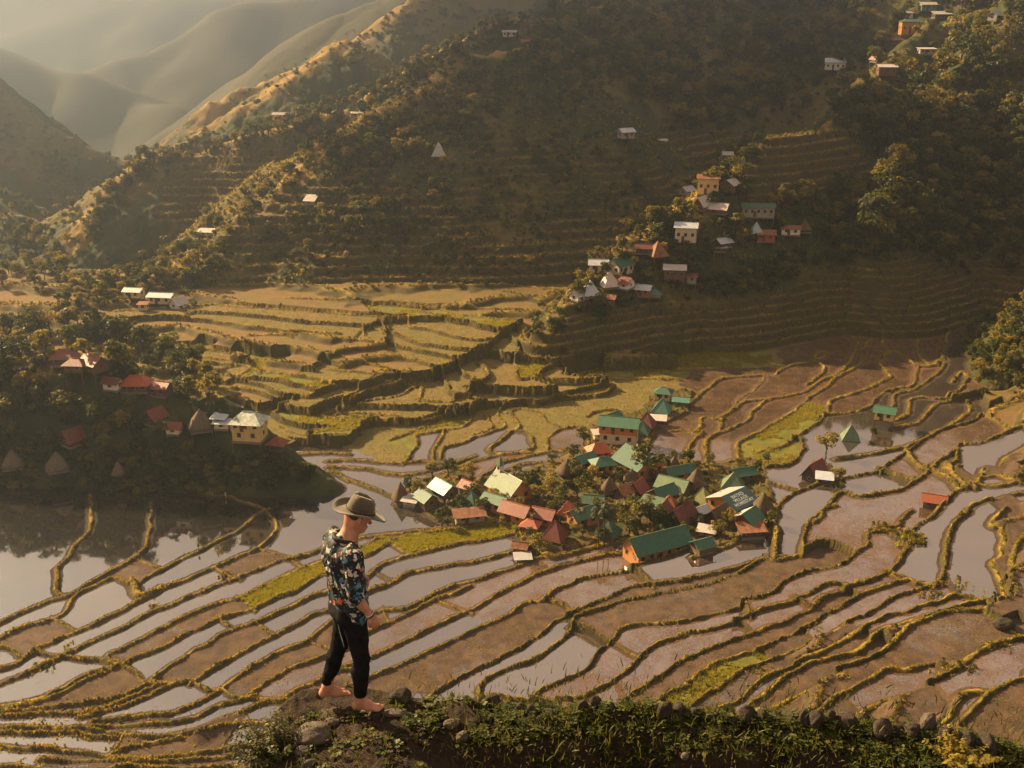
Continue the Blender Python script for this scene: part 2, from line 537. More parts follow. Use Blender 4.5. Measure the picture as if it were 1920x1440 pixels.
def base_h(x, y):
    f = floor_h(x, y); g = ridge_h(x, y)
    r = np.hypot(x, y)
    amp = sstep(-3, 14, g - f)
    far = sstep(600, 1200, r)
    g = g + amp * (2.6 * fbm(x / 34, y / 34, 3) + 1.0 * fbm(x / 9, y / 9, 9, 3)) * (1 - far) + far * 16 * fbm(x / 170, y / 170, 21, 3)
    # gullies running down the flanks
    g = g - amp * (1 - far) * 2.4 * np.abs(vnoise(x / 21, y / 21, 31))
    k = 1.2
    h = np.clip((g - f) / (2 * k) + .5, 0, 1)
    z = f * (1 - h) + g * h + k * h * (1 - h)
    # the slope that falls from the viewpoint to the lowest fields
    zc = 92.0 - .9 * np.maximum(0, y - 8) - 4 * sstep(10, 30, np.abs(x))
    zc = np.where(y < 8, 88.5 + 0 * y, zc)
    return np.maximum(z, zc), g - f
BZ, GF = base_h(GX, GY)

def _hit_on(H, uv):
    d = rays(uv)
    t = np.arctan2(d[:, 0], d[:, 1]); s = d[:, 2] / np.hypot(d[:, 0], d[:, 1])
    out = np.zeros((len(d), 3))
    j = np.clip(np.searchsorted(th, t) - 1, 0, len(th) - 2)
    w = np.clip((t - th[j]) / (th[j + 1] - th[j]), 0, 1)
    i0 = 58
    for k in range(len(d)):
        col = H[i0:, j[k]] * (1 - w[k]) + H[i0:, j[k] + 1] * w[k]
        gap = HC + s[k] * rr[i0:] - col
        q = np.argmax(gap < 0)
        if gap[q] >= 0: q = len(gap) - 1
        if q > 0:
            f = gap[q - 1] / (gap[q - 1] - gap[q] + 1e-9); rad = rr[i0 + q - 1] + f * (rr[i0 + q] - rr[i0 + q - 1])
        else: rad = rr[i0]
        out[k] = rad * math.sin(t[k]), rad * math.cos(t[k]), HC + s[k] * rad
    return out
def hit_base(uv): return _hit_on(BZ, uv)

def polyline_world(pts, step=.5, wig=.35, seed=0):
    P = hit_base(pts)[:, :2]
    if len(P) < 2: return P
    for a, b in ((0, 1), (-1, -2)):
        d = P[a] - P[b]; P[a] = P[a] + d / (np.hypot(*d) + 1e-6) * .9
    Q = np.vstack([2 * P[0] - P[1], P, 2 * P[-1] - P[-2]])
    out = []
    for i in range(1, len(Q) - 2):
        p0, p1, p2, p3 = Q[i - 1:i + 3]
        n = max(2, int(np.hypot(*(p2 - p1)) / step))
        t = np.linspace(0, 1, n, endpoint=False)[:, None]
        out.append(.5 * ((2 * p1) + (-p0 + p2) * t + (2 * p0 - 5 * p1 + 4 * p2 - p3) * t ** 2 + (-p0 + 3 * p1 - 3 * p2 + p3) * t ** 3))
    out = np.vstack(out + [P[-1:]])
    ox, oy = vnoise(out[:, 0] / 3.1, out[:, 1] / 3.1, 41), vnoise(out[:, 0] / 3.1, out[:, 1] / 3.1, 77)
    return out + wig * np.stack([ox, oy], 1)

BD = np.full(GX.shape, 9.0)        # distance from the nearest bank, in units of its half width
BW = np.zeros(GX.shape)            # that bank's height
DM = np.full(GX.shape, 9.0)        # the same in metres, from the bank's edge
lnr0 = LR[0]
BANKS = []
for k, (flag, pts) in enumerate(LINES):
    P = polyline_world(pts, seed=k)
    hw = {'': .33, 'n': .2, 'r': .7, 'w': .45}[flag]; hh = {'': .42, 'n': .22, 'r': .7, 'w': .5}[flag]
    if pts[0][1] < 800 and pts[0][0] < 1360: hw, hh = hw * 1.4, .45
    if pts[0][0] > 1300 and pts[0][1] > 560 and flag == '': hw *= 1.45
    if pts[0][0] < 640 and pts[0][1] > 940 and flag == '': hw *= .85
    BANKS.append((flag, P, hw))
    wv = hw * (1 + .4 * vnoise(P[:, 0] / 4, P[:, 1] / 4, 5))
    for (a, b, w) in zip(P[:-1], P[1:], wv):
        pad = max(w * 2.6 + .5, 3.6)
        xs, ys = sorted((a[0], b[0])), sorted((a[1], b[1]))
        rc = math.hypot(*((a + b) / 2)); tc = math.atan2(*((a + b) / 2)); hl = np.hypot(*(b - a)) / 2 + pad
        j0, j1 = np.searchsorted(th, tc - hl / rc), np.searchsorted(th, tc + hl / rc)
        i0, i1 = np.searchsorted(rr, rc - hl), np.searchsorted(rr, rc + hl)
        if j1 <= j0 or i1 <= i0: continue
        sx, sy = GX[i0:i1, j0:j1], GY[i0:i1, j0:j1]
        d = b - a; L2 = (d ** 2).sum() + 1e-9
        t = np.clip(((sx - a[0]) * d[0] + (sy - a[1]) * d[1]) / L2, 0, 1)
        D = np.hypot(sx - a[0] - t * d[0], sy - a[1] - t * d[1])
        DM[i0:i1, j0:j1] = np.minimum(DM[i0:i1, j0:j1], D - w)
        D = D / w
        cur = BD[i0:i1, j0:j1]; m = D < cur
        cur[m] = D[m]; BW[i0:i1, j0:j1][m] = hh

PU, PV, PF = project(np.stack([GX, GY, BZ], -1))
def in_poly(u, v, poly):
    m = np.zeros(np.shape(u), bool); n = len(poly)
    for k in range(n):
        (x0, y0), (x1, y1) = poly[k], poly[(k + 1) % n]
        if y0 == y1: continue
        m ^= ((y0 > v) != (y1 > v)) & (u < (x1 - x0) * (v - y0) / (y1 - y0) + x0)
    return m & (PF > 0) if np.shape(u) == PF.shape else m
VILLAGE = [(742,938),(800,895),(860,885),(930,905),(1060,855),(1110,835),(1200,850),(1300,870),(1425,872),(1452,960),(1436,996),(1310,1040),(1190,1005),(1100,1025),(985,1040),(968,1000),(930,975),(830,982)]
vil = in_poly(PU, PV, VILLAGE) & (GF < .4)
HOUSEYARD = [(1105,795),(1200,770),(1235,730),(1300,735),(1290,775),(1235,800),(1210,850),(1110,840)]
vil |= in_poly(PU, PV, HOUSEYARD) & (GF < .4)
# ---- label the fields between the banks
open_ = (BD > 1.0) & ~vil & (GF < .4) & (GY > 60) & (GY < 420) & (np.abs(TH) < R(30.5))
def label_runs(mask):
    lab = np.zeros(mask.shape, np.int64)
    par = [0]
    def find(a):
        while par[a] != a:
            par[a] = par[par[a]]; a = par[a]
        return a
    prev = []
    for i in range(mask.shape[0]):
        row = mask[i]
        e = np.flatnonzero(np.diff(np.concatenate([[0], row.astype(np.int8), [0]])))
        runs = []
        for s0, s1 in zip(e[::2].tolist(), e[1::2].tolist()):
            par.append(len(par)); l = len(par) - 1
            for (q0, q1, ql) in prev:
                if q0 < s1 and q1 > s0:
                    ra, rb = find(l), find(ql)
                    if ra != rb: par[max(ra, rb)] = min(ra, rb)
            lab[i, s0:s1] = l; runs.append((s0, s1, l))
        prev = runs
    root = np.array([find(a) for a in range(len(par))])
    _, comp = np.unique(root, return_inverse=True)
    return comp[lab]
lab = np.zeros(open_.shape, np.int64); nl = 1
lev, cx, cy = [0.0], [0.0], [0.0]
todo = open_.copy()
for gap in (0.0, .7, 1.3, 2.0, 2.8):        # close ever wider gaps in the banks
    L_ = label_runs(todo & (DM > gap))
    flat = L_.ravel(); order = np.argsort(flat, kind='stable'); cnt = np.bincount(flat)
    bz = BZ.ravel(); pos = 0; new = np.zeros(len(cnt), np.int64)
    for c in range(len(cnt)):
        idx = order[pos:pos + cnt[c]]; pos += cnt[c]
        if c == 0 or cnt[c] < 25: continue
        q = np.percentile(bz[idx], (8, 40, 92))
        if q[2] - q[0] < (3.0 if gap < 1 else 4.0) and cnt[c] < 60000:
            new[c] = nl; nl += 1; lev.append(q[1])
            cx.append(np.median(GX.ravel()[idx])); cy.append(np.median(GY.ravel()[idx]))
    got = new[L_] * (todo & (DM > gap))
    lab = np.where(got > 0, got, lab)
    if gap > 0:
        for _ in range(int(gap / .16) + 4):
            n = np.maximum(np.maximum(np.roll(lab, 1, 0), np.roll(lab, -1, 0)), np.maximum(np.roll(lab, 1, 1), np.roll(lab, -1, 1)))
            lab = np.where((lab == 0) & open_ & (DM < gap + .6), n, lab)
    todo = open_ & (lab == 0)
lev, cx, cy = np.array(lev), np.array(cx), np.array(cy)
okc = np.ones(nl, bool); okc[0] = False
#print('FIELDS', nl, 'left', todo.sum(), 'of', open_.sum())
LEVEL = np.where(okc[lab], lev[lab], np.nan)
# stepped ground where no field was closed off
def stepped(z, h, x, y, nz_=.5):
    q = (z + nz_ * fbm(x / 11, y / 11, 51, 3)) / h
    fl = np.floor(q); fr = q - fl
    rise = sstep(.70, .98, fr)
    rim = np.exp(-((fr - .07) / .07) ** 2) + np.exp(-((fr - 1.02) / .04) ** 2)
    return h * (fl + rise) , rim, rise * (1 - rise) * 4
ZQ, RIMQ, RISQ = stepped(BZ + .8, 1.15, GX, GY, .3)
# spread field levels under the banks
hi, lo = LEVEL.copy(), LEVEL.copy()
bank = (BD <= 1.0)
for _ in range(7):
    for A, fn in ((hi, np.fmax), (lo, np.fmin)):
        p = A.copy()
        n = fn(fn(p[2:, 1:-1], p[:-2, 1:-1]), fn(p[1:-1, 2:], p[1:-1, :-2]))
        c = p[1:-1, 1:-1]
        upd = bank[1:-1, 1:-1] | np.isnan(c)
        A[1:-1, 1:-1] = np.where(upd, fn(c, n), c)
Z = BZ.copy()
field = okc[lab]
farm = (GF < .4) & (GY > 60) & (GY < 430)
KIND = np.zeros(nl, np.int32)     # 0 none, 1 clear water, 2 brown water, 3 stubble mud, 4 golden dry, 5 green
pu, pv, _ = project(np.stack([cx, cy, np.where(okc, lev, 0)], -1))
rk = rng.random(nl)
for c in range(1, nl):
    if not okc[c]: continue
    u, v = pu[c], pv[c]
    if v < 812 and u < 1330: k = 4 if rk[c] < .8 else 5
    elif v < 860 and u < 1200: k = [1, 2, 3, 4][int(rk[c] * 4)]
    elif u < 660: k = 1 if rk[c] < .62 else 3
    elif v < 930 and u > 1250: k = 2
    elif u > 1150 and v > 1080: k = 3 if rk[c] < .55 else 2
    else: k = 1 if rk[c] < .5 else 2
    KIND[c] = k
HINTS = [(60,1040,6),(300,1000,6),(480,1000,6),(100,960,6),(300,950,6),(420,960,6),(1050,1100,2),(980,1130,2),(1120,1075,2),(1330,745,2),(1380,720,2),(1300,800,2),(1350,770,2),(560,960,1),(720,930,1),(240,1080,3),(460,1050,3),(60,1190,3),(170,1140,1),(330,1110,1),(100,1260,1),(220,1270,3),(700,930,1),
 (700,880,1),(960,905,1),(980,835,1),(800,840,1),(1350,950,1),(1500,920,1),(1600,960,2),(1650,860,1),(1750,870,1),(1850,870,1),(1320,750,2),(1270,830,2),(1600,720,2),(1700,1000,2),(1840,1020,1),
 (1440,800,5),(1350,870,5),(1480,820,5),(1420,840,5),(1400,1110,3),(1420,1220,5),(1330,1260,5),(1560,1110,5),(1620,1100,2),(1250,1130,3),(1190,1200,2),(860,1130,2),(900,1200,2),(760,1270,2),(1000,1180,3),(1870,1370,3),(1600,1230,3),(1800,1330,2),(1480,1240,3),
 (900,610,5),(880,580,4),(1180,650,5),(1230,660,5),(1150,700,4),(1000,690,5),(690,690,4),(880,690,4),(930,710,4),(1150,780,4),(1210,740,4),(1090,830,2),(660,830,4)]
def field_at(u, v):
    p = hit_base([(u, v)])[0]
    i = np.searchsorted(rr, math.hypot(p[0], p[1])); j = np.searchsorted(th, math.atan2(p[0], p[1]))
    return lab[min(i, len(rr) - 1), min(j, len(th) - 1)]
for u, v, k in HINTS:
    c = field_at(u, v)
    if okc[c]: KIND[c] = k
FK = KIND[lab]
for poly, k in [([(445,1122),(500,1097),(550,1073),(613,1051),(650,1042),(688,1025),(713,1011),(740,1014),(750,1006),(807,998),(873,990),(950,978),(978,992),(975,997),(933,1007),(873,1016),(806,1028),(766,1038),(730,1020),(692,1042),(620,1075),(593,1084),(560,1105),(517,1125),(473,1141)],5),
 ([(205,1065),(240,1047),(252,1050),(280,1060),(295,1068),(250,1095),(215,1088),(190,1090),(150,1110),(140,1108)],3),
 ([(403,1063),(485,1028),(550,1047),(445,1083)],3)]:
    FK = np.where(in_poly(PU, PV, poly) & (lab > 0), k, FK)
FK = np.where(in_poly(PU, PV, [(-90,900),(640,880),(625,950),(530,950),(515,1000),(410,1060),(250,1050),(130,1115),(0,1165),(-90,1190)]) & (FK == 1), 6, FK)
PJ = PU + 55 * fbm(GX / 13, GY / 13, 155, 3)
FK = np.where(((PJ > 1310) & (PV > 690) | (PJ > 1430)) & (FK == 4), 2, FK)
FK = np.where((PJ > 1110) & (PJ < 1410) & (PV > 600) & (PV < 700) & (FK == 4) & (fbm(GX / 14, GY / 14, 151) > -.1), 5, FK)
Z = np.where(field, LEVEL, Z)
stepm = farm & ~field & ~bank & ~vil
field = field & ~vil
Z = np.where(stepm, ZQ + .32 * RIMQ, Z)
top = np.where(np.isnan(hi), ZQ, hi)
prof = np.clip(1.25 * (1 - BD ** 2), 0, 1)
bankm = bank & farm & ~vil
Z = np.where(vil, BZ + .5 + .25 * fbm(GX / 5, GY / 5, 131, 3), Z)
lowv = np.where(np.isnan(lo), Z, lo)
Z = np.where(bankm, np.minimum(lowv, top) + (top + BW * (1 + .3 * vnoise(GX / 1.3, GY / 1.3, 8)) - np.minimum(lowv, top)) * prof, Z)
# terraced flanks above the fields
flank = (GF >= .4) & (GY < 470) & (GY > 225) & (GX > -150)
tz, trim, tris = stepped(BZ, 2.5, GX, GY)
tw = sstep(52, 40, BZ + 6 * fbm(GX / 30, GY / 30, 61)) * sstep(-.25, .1, fbm(GX / 26, GY / 26, 71)) * flank
tw = tw * ~((PU > 1520) & (PV > 200) | (PU > 1240) & (PV > 380) & (PV < 600))
BOWL = in_poly(PU, PV, [(1040,600),(1130,580),(1250,578),(1350,572),(1480,548),(1530,505),(1640,472),(1760,478),(1960,490),(1960,560),(1810,600),(1760,650),(1560,670),(1300,700),(1120,690),(1040,640)]) & (GF >= .4)
bz_, bm_, bs_ = stepped(BZ, 1.9, GX, GY, .22)
tz, trim, tris = np.where(BOWL, bz_, tz), np.where(BOWL, bm_, trim), np.where(BOWL, bs_, tris)
tw = np.where(BOWL, 1.0, tw)
# the steep paddies on the spur above the right-hand hamlet
ax, ay = at_y(1480, 300, 352)[:2]
tw = np.maximum(tw, flank * sstep(42, 26, np.hypot(GX - ax - 8, (GY - ay) * .8)) * (BZ > 36))
Z = Z * (1 - tw) + (tz + .4 * trim) * tw
# rough ground on forest slopes
rough = sstep(.3, 3, GF) * (GY < 700) * (1 - tw)
Z = Z + rough * (.5 * fbm(GX / 2.6, GY / 2.6, 91, 3))
Z = Z + np.where(bankm, .13 * fbm(GX / .9, GY / .9, 95, 3), 0)
# ---- colours of the ground, with sunlit crests painted in
def C(*c): return np.array(c, float)
n1 = fbm(GX / 6, GY / 6, 101) * .5 + .5; n2 = fbm(GX / 1.4, GY / 1.4, 111) * .5 + .5; n3 = fbm(GX / 25, GY / 25, 121) * .5 + .5
n2 = n2 + (.5 - n2) * sstep(300, 480, RR); n1 = n1 + (.5 - n1) * sstep(700, 1100, RR); n3 = n3 + (.5 - n3) * sstep(1200, 2200, RR)
def lerp(a, b, t): return a + (b - a) * np.clip(t, 0, 1)[..., None]
T = lerp(C(.022, .034, .010), C(.058, .066, .019), n1 * .6 + n3 * .6 - .2)
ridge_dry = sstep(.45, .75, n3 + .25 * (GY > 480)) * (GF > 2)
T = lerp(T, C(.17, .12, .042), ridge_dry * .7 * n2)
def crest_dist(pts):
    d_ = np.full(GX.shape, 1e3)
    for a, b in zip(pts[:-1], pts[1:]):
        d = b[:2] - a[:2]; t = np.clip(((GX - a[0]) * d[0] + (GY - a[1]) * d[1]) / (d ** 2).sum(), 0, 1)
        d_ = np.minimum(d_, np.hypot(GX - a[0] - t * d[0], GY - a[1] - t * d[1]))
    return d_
for k_, (a_, b_) in {0: (8, 1), 1: (14, 3), 2: (7, 1), 3: (9, 2), 5: (6, 1)}.items():  # dry grass on the crests, painted brighter to imitate their sunlit edge
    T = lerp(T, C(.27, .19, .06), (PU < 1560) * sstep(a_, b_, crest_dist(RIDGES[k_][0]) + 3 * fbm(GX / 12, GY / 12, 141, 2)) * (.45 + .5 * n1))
T = lerp(T, lerp(C(.022, .030, .014), C(.045, .045, .024), fbm(GX / 60, GY / 60, 161, 3) * .5 + .5), sstep(740, 900, RR))
WET = np.zeros(GX.shape)
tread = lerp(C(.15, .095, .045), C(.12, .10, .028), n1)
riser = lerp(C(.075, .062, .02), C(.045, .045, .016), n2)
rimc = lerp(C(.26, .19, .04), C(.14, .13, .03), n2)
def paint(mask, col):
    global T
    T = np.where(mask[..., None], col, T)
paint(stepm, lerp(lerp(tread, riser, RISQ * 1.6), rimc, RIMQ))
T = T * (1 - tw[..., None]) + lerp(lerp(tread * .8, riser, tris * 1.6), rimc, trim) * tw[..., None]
paint(vil, lerp(lerp(C(.075, .062, .022), C(.11, .075, .038), n1 * 1.4 - .3), C(.05, .06, .018), sstep(.5, .8, n2)))
lowm = stepm & (PV > 850) & (GF < -.5)
paint(lowm, lerp(C(.055, .038, .026), C(.09, .064, .044), n2))
wetbowl = stepm & (GX > 40) & (GY > 225)
fr = rk[lab]
cols = {1: lerp(C(.042, .034, .027), C(.060, .046, .035), n1), 2: lerp(C(.068, .043, .027), C(.095, .061, .038), n1),
        3: lerp(C(.052, .036, .025), C(.095, .067, .045), n2), 4: lerp(C(.14, .105, .042), C(.105, .11, .03), n1 * .5 + fr * .5),
        6: lerp(C(.014, .013, .011), C(.022, .019, .015), n1), 5: lerp(C(.085, .10, .018), C(.14, .14, .026), n2)}
for k, c in cols.items(): paint(field & (FK == k), c)
edge = sstep(2.3, 1.0, BD + .5 * (n2 - .5)) * field
WET = np.where(field, np.select([(FK == 1) | (FK == 6), FK == 2, FK == 3], [1.0, .74, .54], 0.0), 0)
WET = np.where(lowm, .55, WET)
WET = WET * (1 - .7 * edge)
T = T * (1 - .45 * edge[..., None]) + C(.07, .05, .025) * .45 * edge[..., None]
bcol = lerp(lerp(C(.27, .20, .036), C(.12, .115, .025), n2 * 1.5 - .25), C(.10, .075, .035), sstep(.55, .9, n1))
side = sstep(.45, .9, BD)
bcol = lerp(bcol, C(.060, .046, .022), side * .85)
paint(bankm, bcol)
WET[bankm] = 0
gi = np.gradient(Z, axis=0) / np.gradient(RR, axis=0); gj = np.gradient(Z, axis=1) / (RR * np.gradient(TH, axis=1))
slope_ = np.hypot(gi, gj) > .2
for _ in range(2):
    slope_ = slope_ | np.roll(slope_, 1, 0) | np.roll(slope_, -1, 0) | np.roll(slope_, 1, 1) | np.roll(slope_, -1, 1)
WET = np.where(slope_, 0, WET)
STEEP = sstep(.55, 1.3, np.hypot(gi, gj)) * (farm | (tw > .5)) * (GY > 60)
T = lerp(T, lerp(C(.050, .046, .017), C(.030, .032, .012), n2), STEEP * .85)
STRIP = in_poly(PU, PV, [(445,1122),(500,1097),(550,1073),(613,1051),(650,1042),(688,1025),(713,1011),(740,1014),(750,1006),(807,998),(873,990),(950,978),(978,992),(975,997),(933,1007),(873,1016),(806,1028),(766,1038),(730,1020),(692,1042),(620,1075),(593,1084),(560,1105),(517,1125),(473,1141)]) & ~bankm & farm
paint(STRIP, cols[5]); WET[STRIP] = 0
# drawing the mesh
def polar_faces(ni, nj):
    i, j = np.meshgrid(np.arange(ni - 1), np.arange(nj - 1), indexing='ij')
    a = i * nj + j
    return np.stack([a, a + 1, a + nj + 1, a + nj], -1).reshape(-1, 4)
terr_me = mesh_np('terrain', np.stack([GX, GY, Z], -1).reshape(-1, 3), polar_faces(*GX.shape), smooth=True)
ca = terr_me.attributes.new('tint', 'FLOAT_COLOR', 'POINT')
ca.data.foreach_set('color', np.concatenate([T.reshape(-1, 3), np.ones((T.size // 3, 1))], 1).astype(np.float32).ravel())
wa = terr_me.attributes.new('wet', 'FLOAT', 'POINT'); wa.data.foreach_set('value', WET.astype(np.float32).ravel())
terrain = tag(obj('terrain', terr_me), kind='structure')

def ground_z(x, y):
    x = np.atleast_1d(np.asarray(x, float)); y = np.atleast_1d(np.asarray(y, float))
    r = np.log(np.hypot(x, y)); t = np.arctan2(x, y)
    i = np.clip(np.searchsorted(LR, r) - 1, 0, len(rr) - 2); j = np.clip(np.searchsorted(th, t) - 1, 0, len(th) - 2)
    a = (r - LR[i]) / (LR[i + 1] - LR[i]); b = (t - th[j]) / (th[j + 1] - th[j])
    a, b = np.clip(a, 0, 1), np.clip(b, 0, 1)
    return (Z[i, j] * (1 - a) + Z[i + 1, j] * a) * (1 - b) + (Z[i, j + 1] * (1 - a) + Z[i + 1, j + 1] * a) * b
def hit(uv): return _hit_on(Z, uv)

def make_ground_mat():
    nt = NT(bpy.data.materials.new('terraced_ground'))
    geo = nt.n('ShaderNodeNewGeometry'); pos_ = geo.outputs['Position']
    tint = nt.n('ShaderNodeAttribute', attribute_name='tint').outputs['Color']
    wet = nt.n('ShaderNodeAttribute', attribute_name='wet').outputs['Fac']
    fine = nt.noise(3.2, 8, .78, pos_).outputs['Fac']
    mid = nt.noise(.35, 5, .6, pos_).outputs['Fac']
    big = nt.noise(.06, 4, .55, pos_).outputs['Fac']
    col = nt.mix(1.0, tint, nt.ramp(fine, [(.28, (.38, .38, .38)), (.72, (1.6, 1.5, 1.35))]), 'MULTIPLY')
    col = nt.mix(1.0, col, nt.ramp(mid, [(.3, (.78, .8, .8)), (.7, (1.2, 1.15, 1.1))]), 'MULTIPLY')
    soil = bsdf(nt, col, .9, (fine, .55, .25), .15)
    # wet fields: a film of still water with mud and stubble breaking through
    brk = nt.math('ADD', nt.math('MULTIPLY', fine, .62), nt.math('MULTIPLY', nt.math('ADD', mid, big), .30))
    thr = nt.math('MULTIPLY_ADD', wet, .62, .18)
    w = nt.n('ShaderNodeMapRange', ins={'From Min': -.07, 'From Max': .09}); nt.set(w, 'Value', nt.math('SUBTRACT', thr, brk))
    w = nt.math('MULTIPLY', w.outputs[0], nt.math('GREATER_THAN', wet, .02))
    rip = nt.noise(1.1, 3, .5, pos_).outputs['Fac']
    bp = nt.n('ShaderNodeBump', ins={'Height': rip}); bp.inputs['Strength'].default_value = .03; bp.inputs['Distance'].default_value = .08
    mud = nt.n('ShaderNodeBsdfDiffuse', ins={'Color': nt.mix(1.0, tint, (.9, .9, .9), 'MULTIPLY')})
    gl = nt.n('ShaderNodeBsdfGlossy', ins={'Roughness': .04, 'Color': (1, 1, 1, 1), 'Normal': bp.outputs[0]})
    fr_ = nt.n('ShaderNodeFresnel', ins={'IOR': WATER_IOR, 'Normal': bp.outputs[0]})
    ws = nt.n('ShaderNodeMixShader', ins={0: fr_.outputs[0], 1: mud.outputs[0], 2: gl.outputs[0]})
    ms = nt.n('ShaderNodeMixShader', ins={0: w, 1: soil, 2: ws.outputs[0]})
    return nt.out(ms.outputs[0])
WATER_IOR = 4.4
terr_me.materials.append(make_ground_mat())
# ------------------------------------------------------------------ houses
def mat_tin(name, c0, c1, rough=.55, spec=.4, wear=.22):
    nt = NT(bpy.data.materials.new(name))
    tc = nt.n('ShaderNodeTexCoord').outputs['Object']
    n = nt.noise(.9, 6, .7, tc).outputs['Fac']
    f = nt.noise(6, 4, .6, tc).outputs['Fac']
    inf = nt.n('ShaderNodeObjectInfo').outputs['Random']
    col = nt.ramp(n, [(.5 - wear, c0), (.5 + wear, c1)])
    col = nt.mix(1.0, col, nt.ramp(f, [(.3, (.8, .8, .8)), (.7, (1.15, 1.12, 1.1))]), 'MULTIPLY')
    col = nt.mix(1.0, col, nt.ramp(inf, [(0, (.8, .85, .9)), (1, (1.2, 1.1, 1.05))]), 'MULTIPLY')
    rs = nt.noise(1.7, 7, .75, tc).outputs['Fac']; col = nt.mix(nt.ramp(rs, [(.54, (0, 0, 0)), (.68, (.75, .75, .75))]), col, nt.mix(.35, (.13, .075, .045), c0))
    wv = nt.n('ShaderNodeTexWave', ins={'Scale': 3.5, 'Distortion': 0.0}); nt.t.links.new(tc, wv.inputs['Vector'])
    return nt.out(bsdf(nt, col, rough, (wv.outputs['Fac'], .35, .03), spec))
def mat_wall(name, c, c2=None, scale=1.5):
    return mat_var(name, tuple(q * .8 for q in c), c2 or tuple(min(1, q * 1.15) for q in c), scale, .85, .25, .03)
MT = {
 'green': mat_tin('green_tin', (.016, .085, .055), (.03, .125, .08)),
 'dgreen': mat_tin('dark_green_tin', (.015, .07, .05), (.025, .10, .065)),
 'lgreen': mat_tin('pale_green_tin', (.06, .13, .075), (.11, .18, .095)),
 'teal': mat_tin('teal_tin', (.04, .15, .13), (.07, .20, .17)),
 'ygreen': mat_tin('yellowed_green_tin', (.13, .19, .06), (.24, .24, .08)),
 'red': mat_tin('red_tin', (.12, .024, .015), (.18, .038, .022)),
 'dred': mat_tin('dark_red_tin', (.10, .022, .016), (.15, .035, .022)),
 'orange': mat_tin('orange_tin', (.24, .055, .022), (.32, .085, .03)),
 'rust': mat_tin('rusted_tin', (.10, .045, .025), (.24, .12, .07), .75, .2, .15),
 'tin': mat_tin('bare_tin', (.28, .29, .30), (.46, .45, .44), .5, .4),
 'white': mat_tin('whitish_and_glare_tin', (.30, .29, .28), (.46, .44, .41), .5, .4),  # also paints the sun glare on some roof slopes
 'blue': mat_tin('pale_blue_tin', (.28, .36, .44), (.42, .48, .54), .5, .4),
 'worn': mat_tin('worn_pale_green_tin', (.10, .20, .15), (.50, .55, .50), .4, .6, .1),
 'thatch': mat_var('thatch', (.045, .032, .02), (.12, .085, .05), 2.5, .95, .9, .12),
 'thatchl': mat_var('pale_thatch', (.065, .05, .036), (.14, .11, .078), 2.5, .95, .9, .12),
 'signblue': mat_tin('painted_sign_roof', (.012, .055, .065), (.02, .075, .085), .5, .4),
 'w_orange': mat_wall('orange_wall', (.42, .17, .045)), 'w_yellow': mat_wall('yellow_wall', (.50, .36, .14)),
 'w_cream': mat_wall('cream_wall', (.50, .42, .30)), 'w_white': mat_wall('whitewashed_wall', (.62, .58, .52)),
 'w_brown': mat_wall('timber_wall', (.12, .065, .035)), 'w_dark': mat_wall('dark_timber_wall', (.05, .034, .024)),
 'w_grey': mat_wall('bare_concrete_wall', (.26, .24, .21)), 'w_red': mat_wall('red_wall', (.32, .07, .035)), 'w_green': mat_wall('green_wall', (.10, .20, .13)),
 'glass': mat_var('dark_window', (.012, .013, .015), (.03, .03, .03), 3, .25, 0, .01, .5),
 'frame': mat_wall('window_frame', (.30, .24, .17)), 'post': mat_wall('post_timber', (.09, .06, .038)),
 'conc': mat_wall('stone_plinth', (.15, .13, .11)), 'door': mat_wall('door_timber', (.09, .045, .025)),
 'ridgew': mat_wall('white_ridge_cap', (.6, .58, .52)), 'paint': mat_wall('white_lettering', (.40, .45, .45)),
}
CAPC = {'green': 'lgreen', 'red': 'orange', 'dgreen': 'lgreen'}

def place(u, v):
    return hit([(u, v)])[0]

def windows(root, L, W, z0, h, dens=1.0, wm='glass', side_only=False, cols=None):
    nL = cols or max(1, int(L / 1.9 * dens)); wh = min(.95, h * .42); ww = .8
    for sy in (-1, 1):
        for k in range(nL):
            x = (k + .5) / nL * L - L / 2
            fr = MB(); fr.box(x - ww/2 - .07, x + ww/2 + .07, sy * W/2 - .045, sy * W/2 + .045, z0 + h*.42 - .07, z0 + h*.42 + wh + .07)
            f = fr.build('window', MT['frame'], root)
            p = MB(); p.box(x - ww/2, x + ww/2, sy * W/2 - .06, sy * W/2 + .06, z0 + h*.42, z0 + h*.42 + wh)
            p.build('pane', MT[wm], f)
    for sx in (-1, 1):
        nW = max(1, int(W / 2.2 * dens))
        for k in range(nW):
            y = (k + .5) / nW * W - W / 2
            fr = MB(); fr.box(sx * L/2 - .045, sx * L/2 + .045, y - ww/2 - .07, y + ww/2 + .07, z0 + h*.42 - .07, z0 + h*.42 + wh + .07)
            f = fr.build('window', MT['frame'], root)
            p = MB(); p.box(sx * L/2 - .06, sx * L/2 + .06, y - ww/2, y + ww/2, z0 + h*.42, z0 + h*.42 + wh)
            p.build('pane', MT[wm], f)

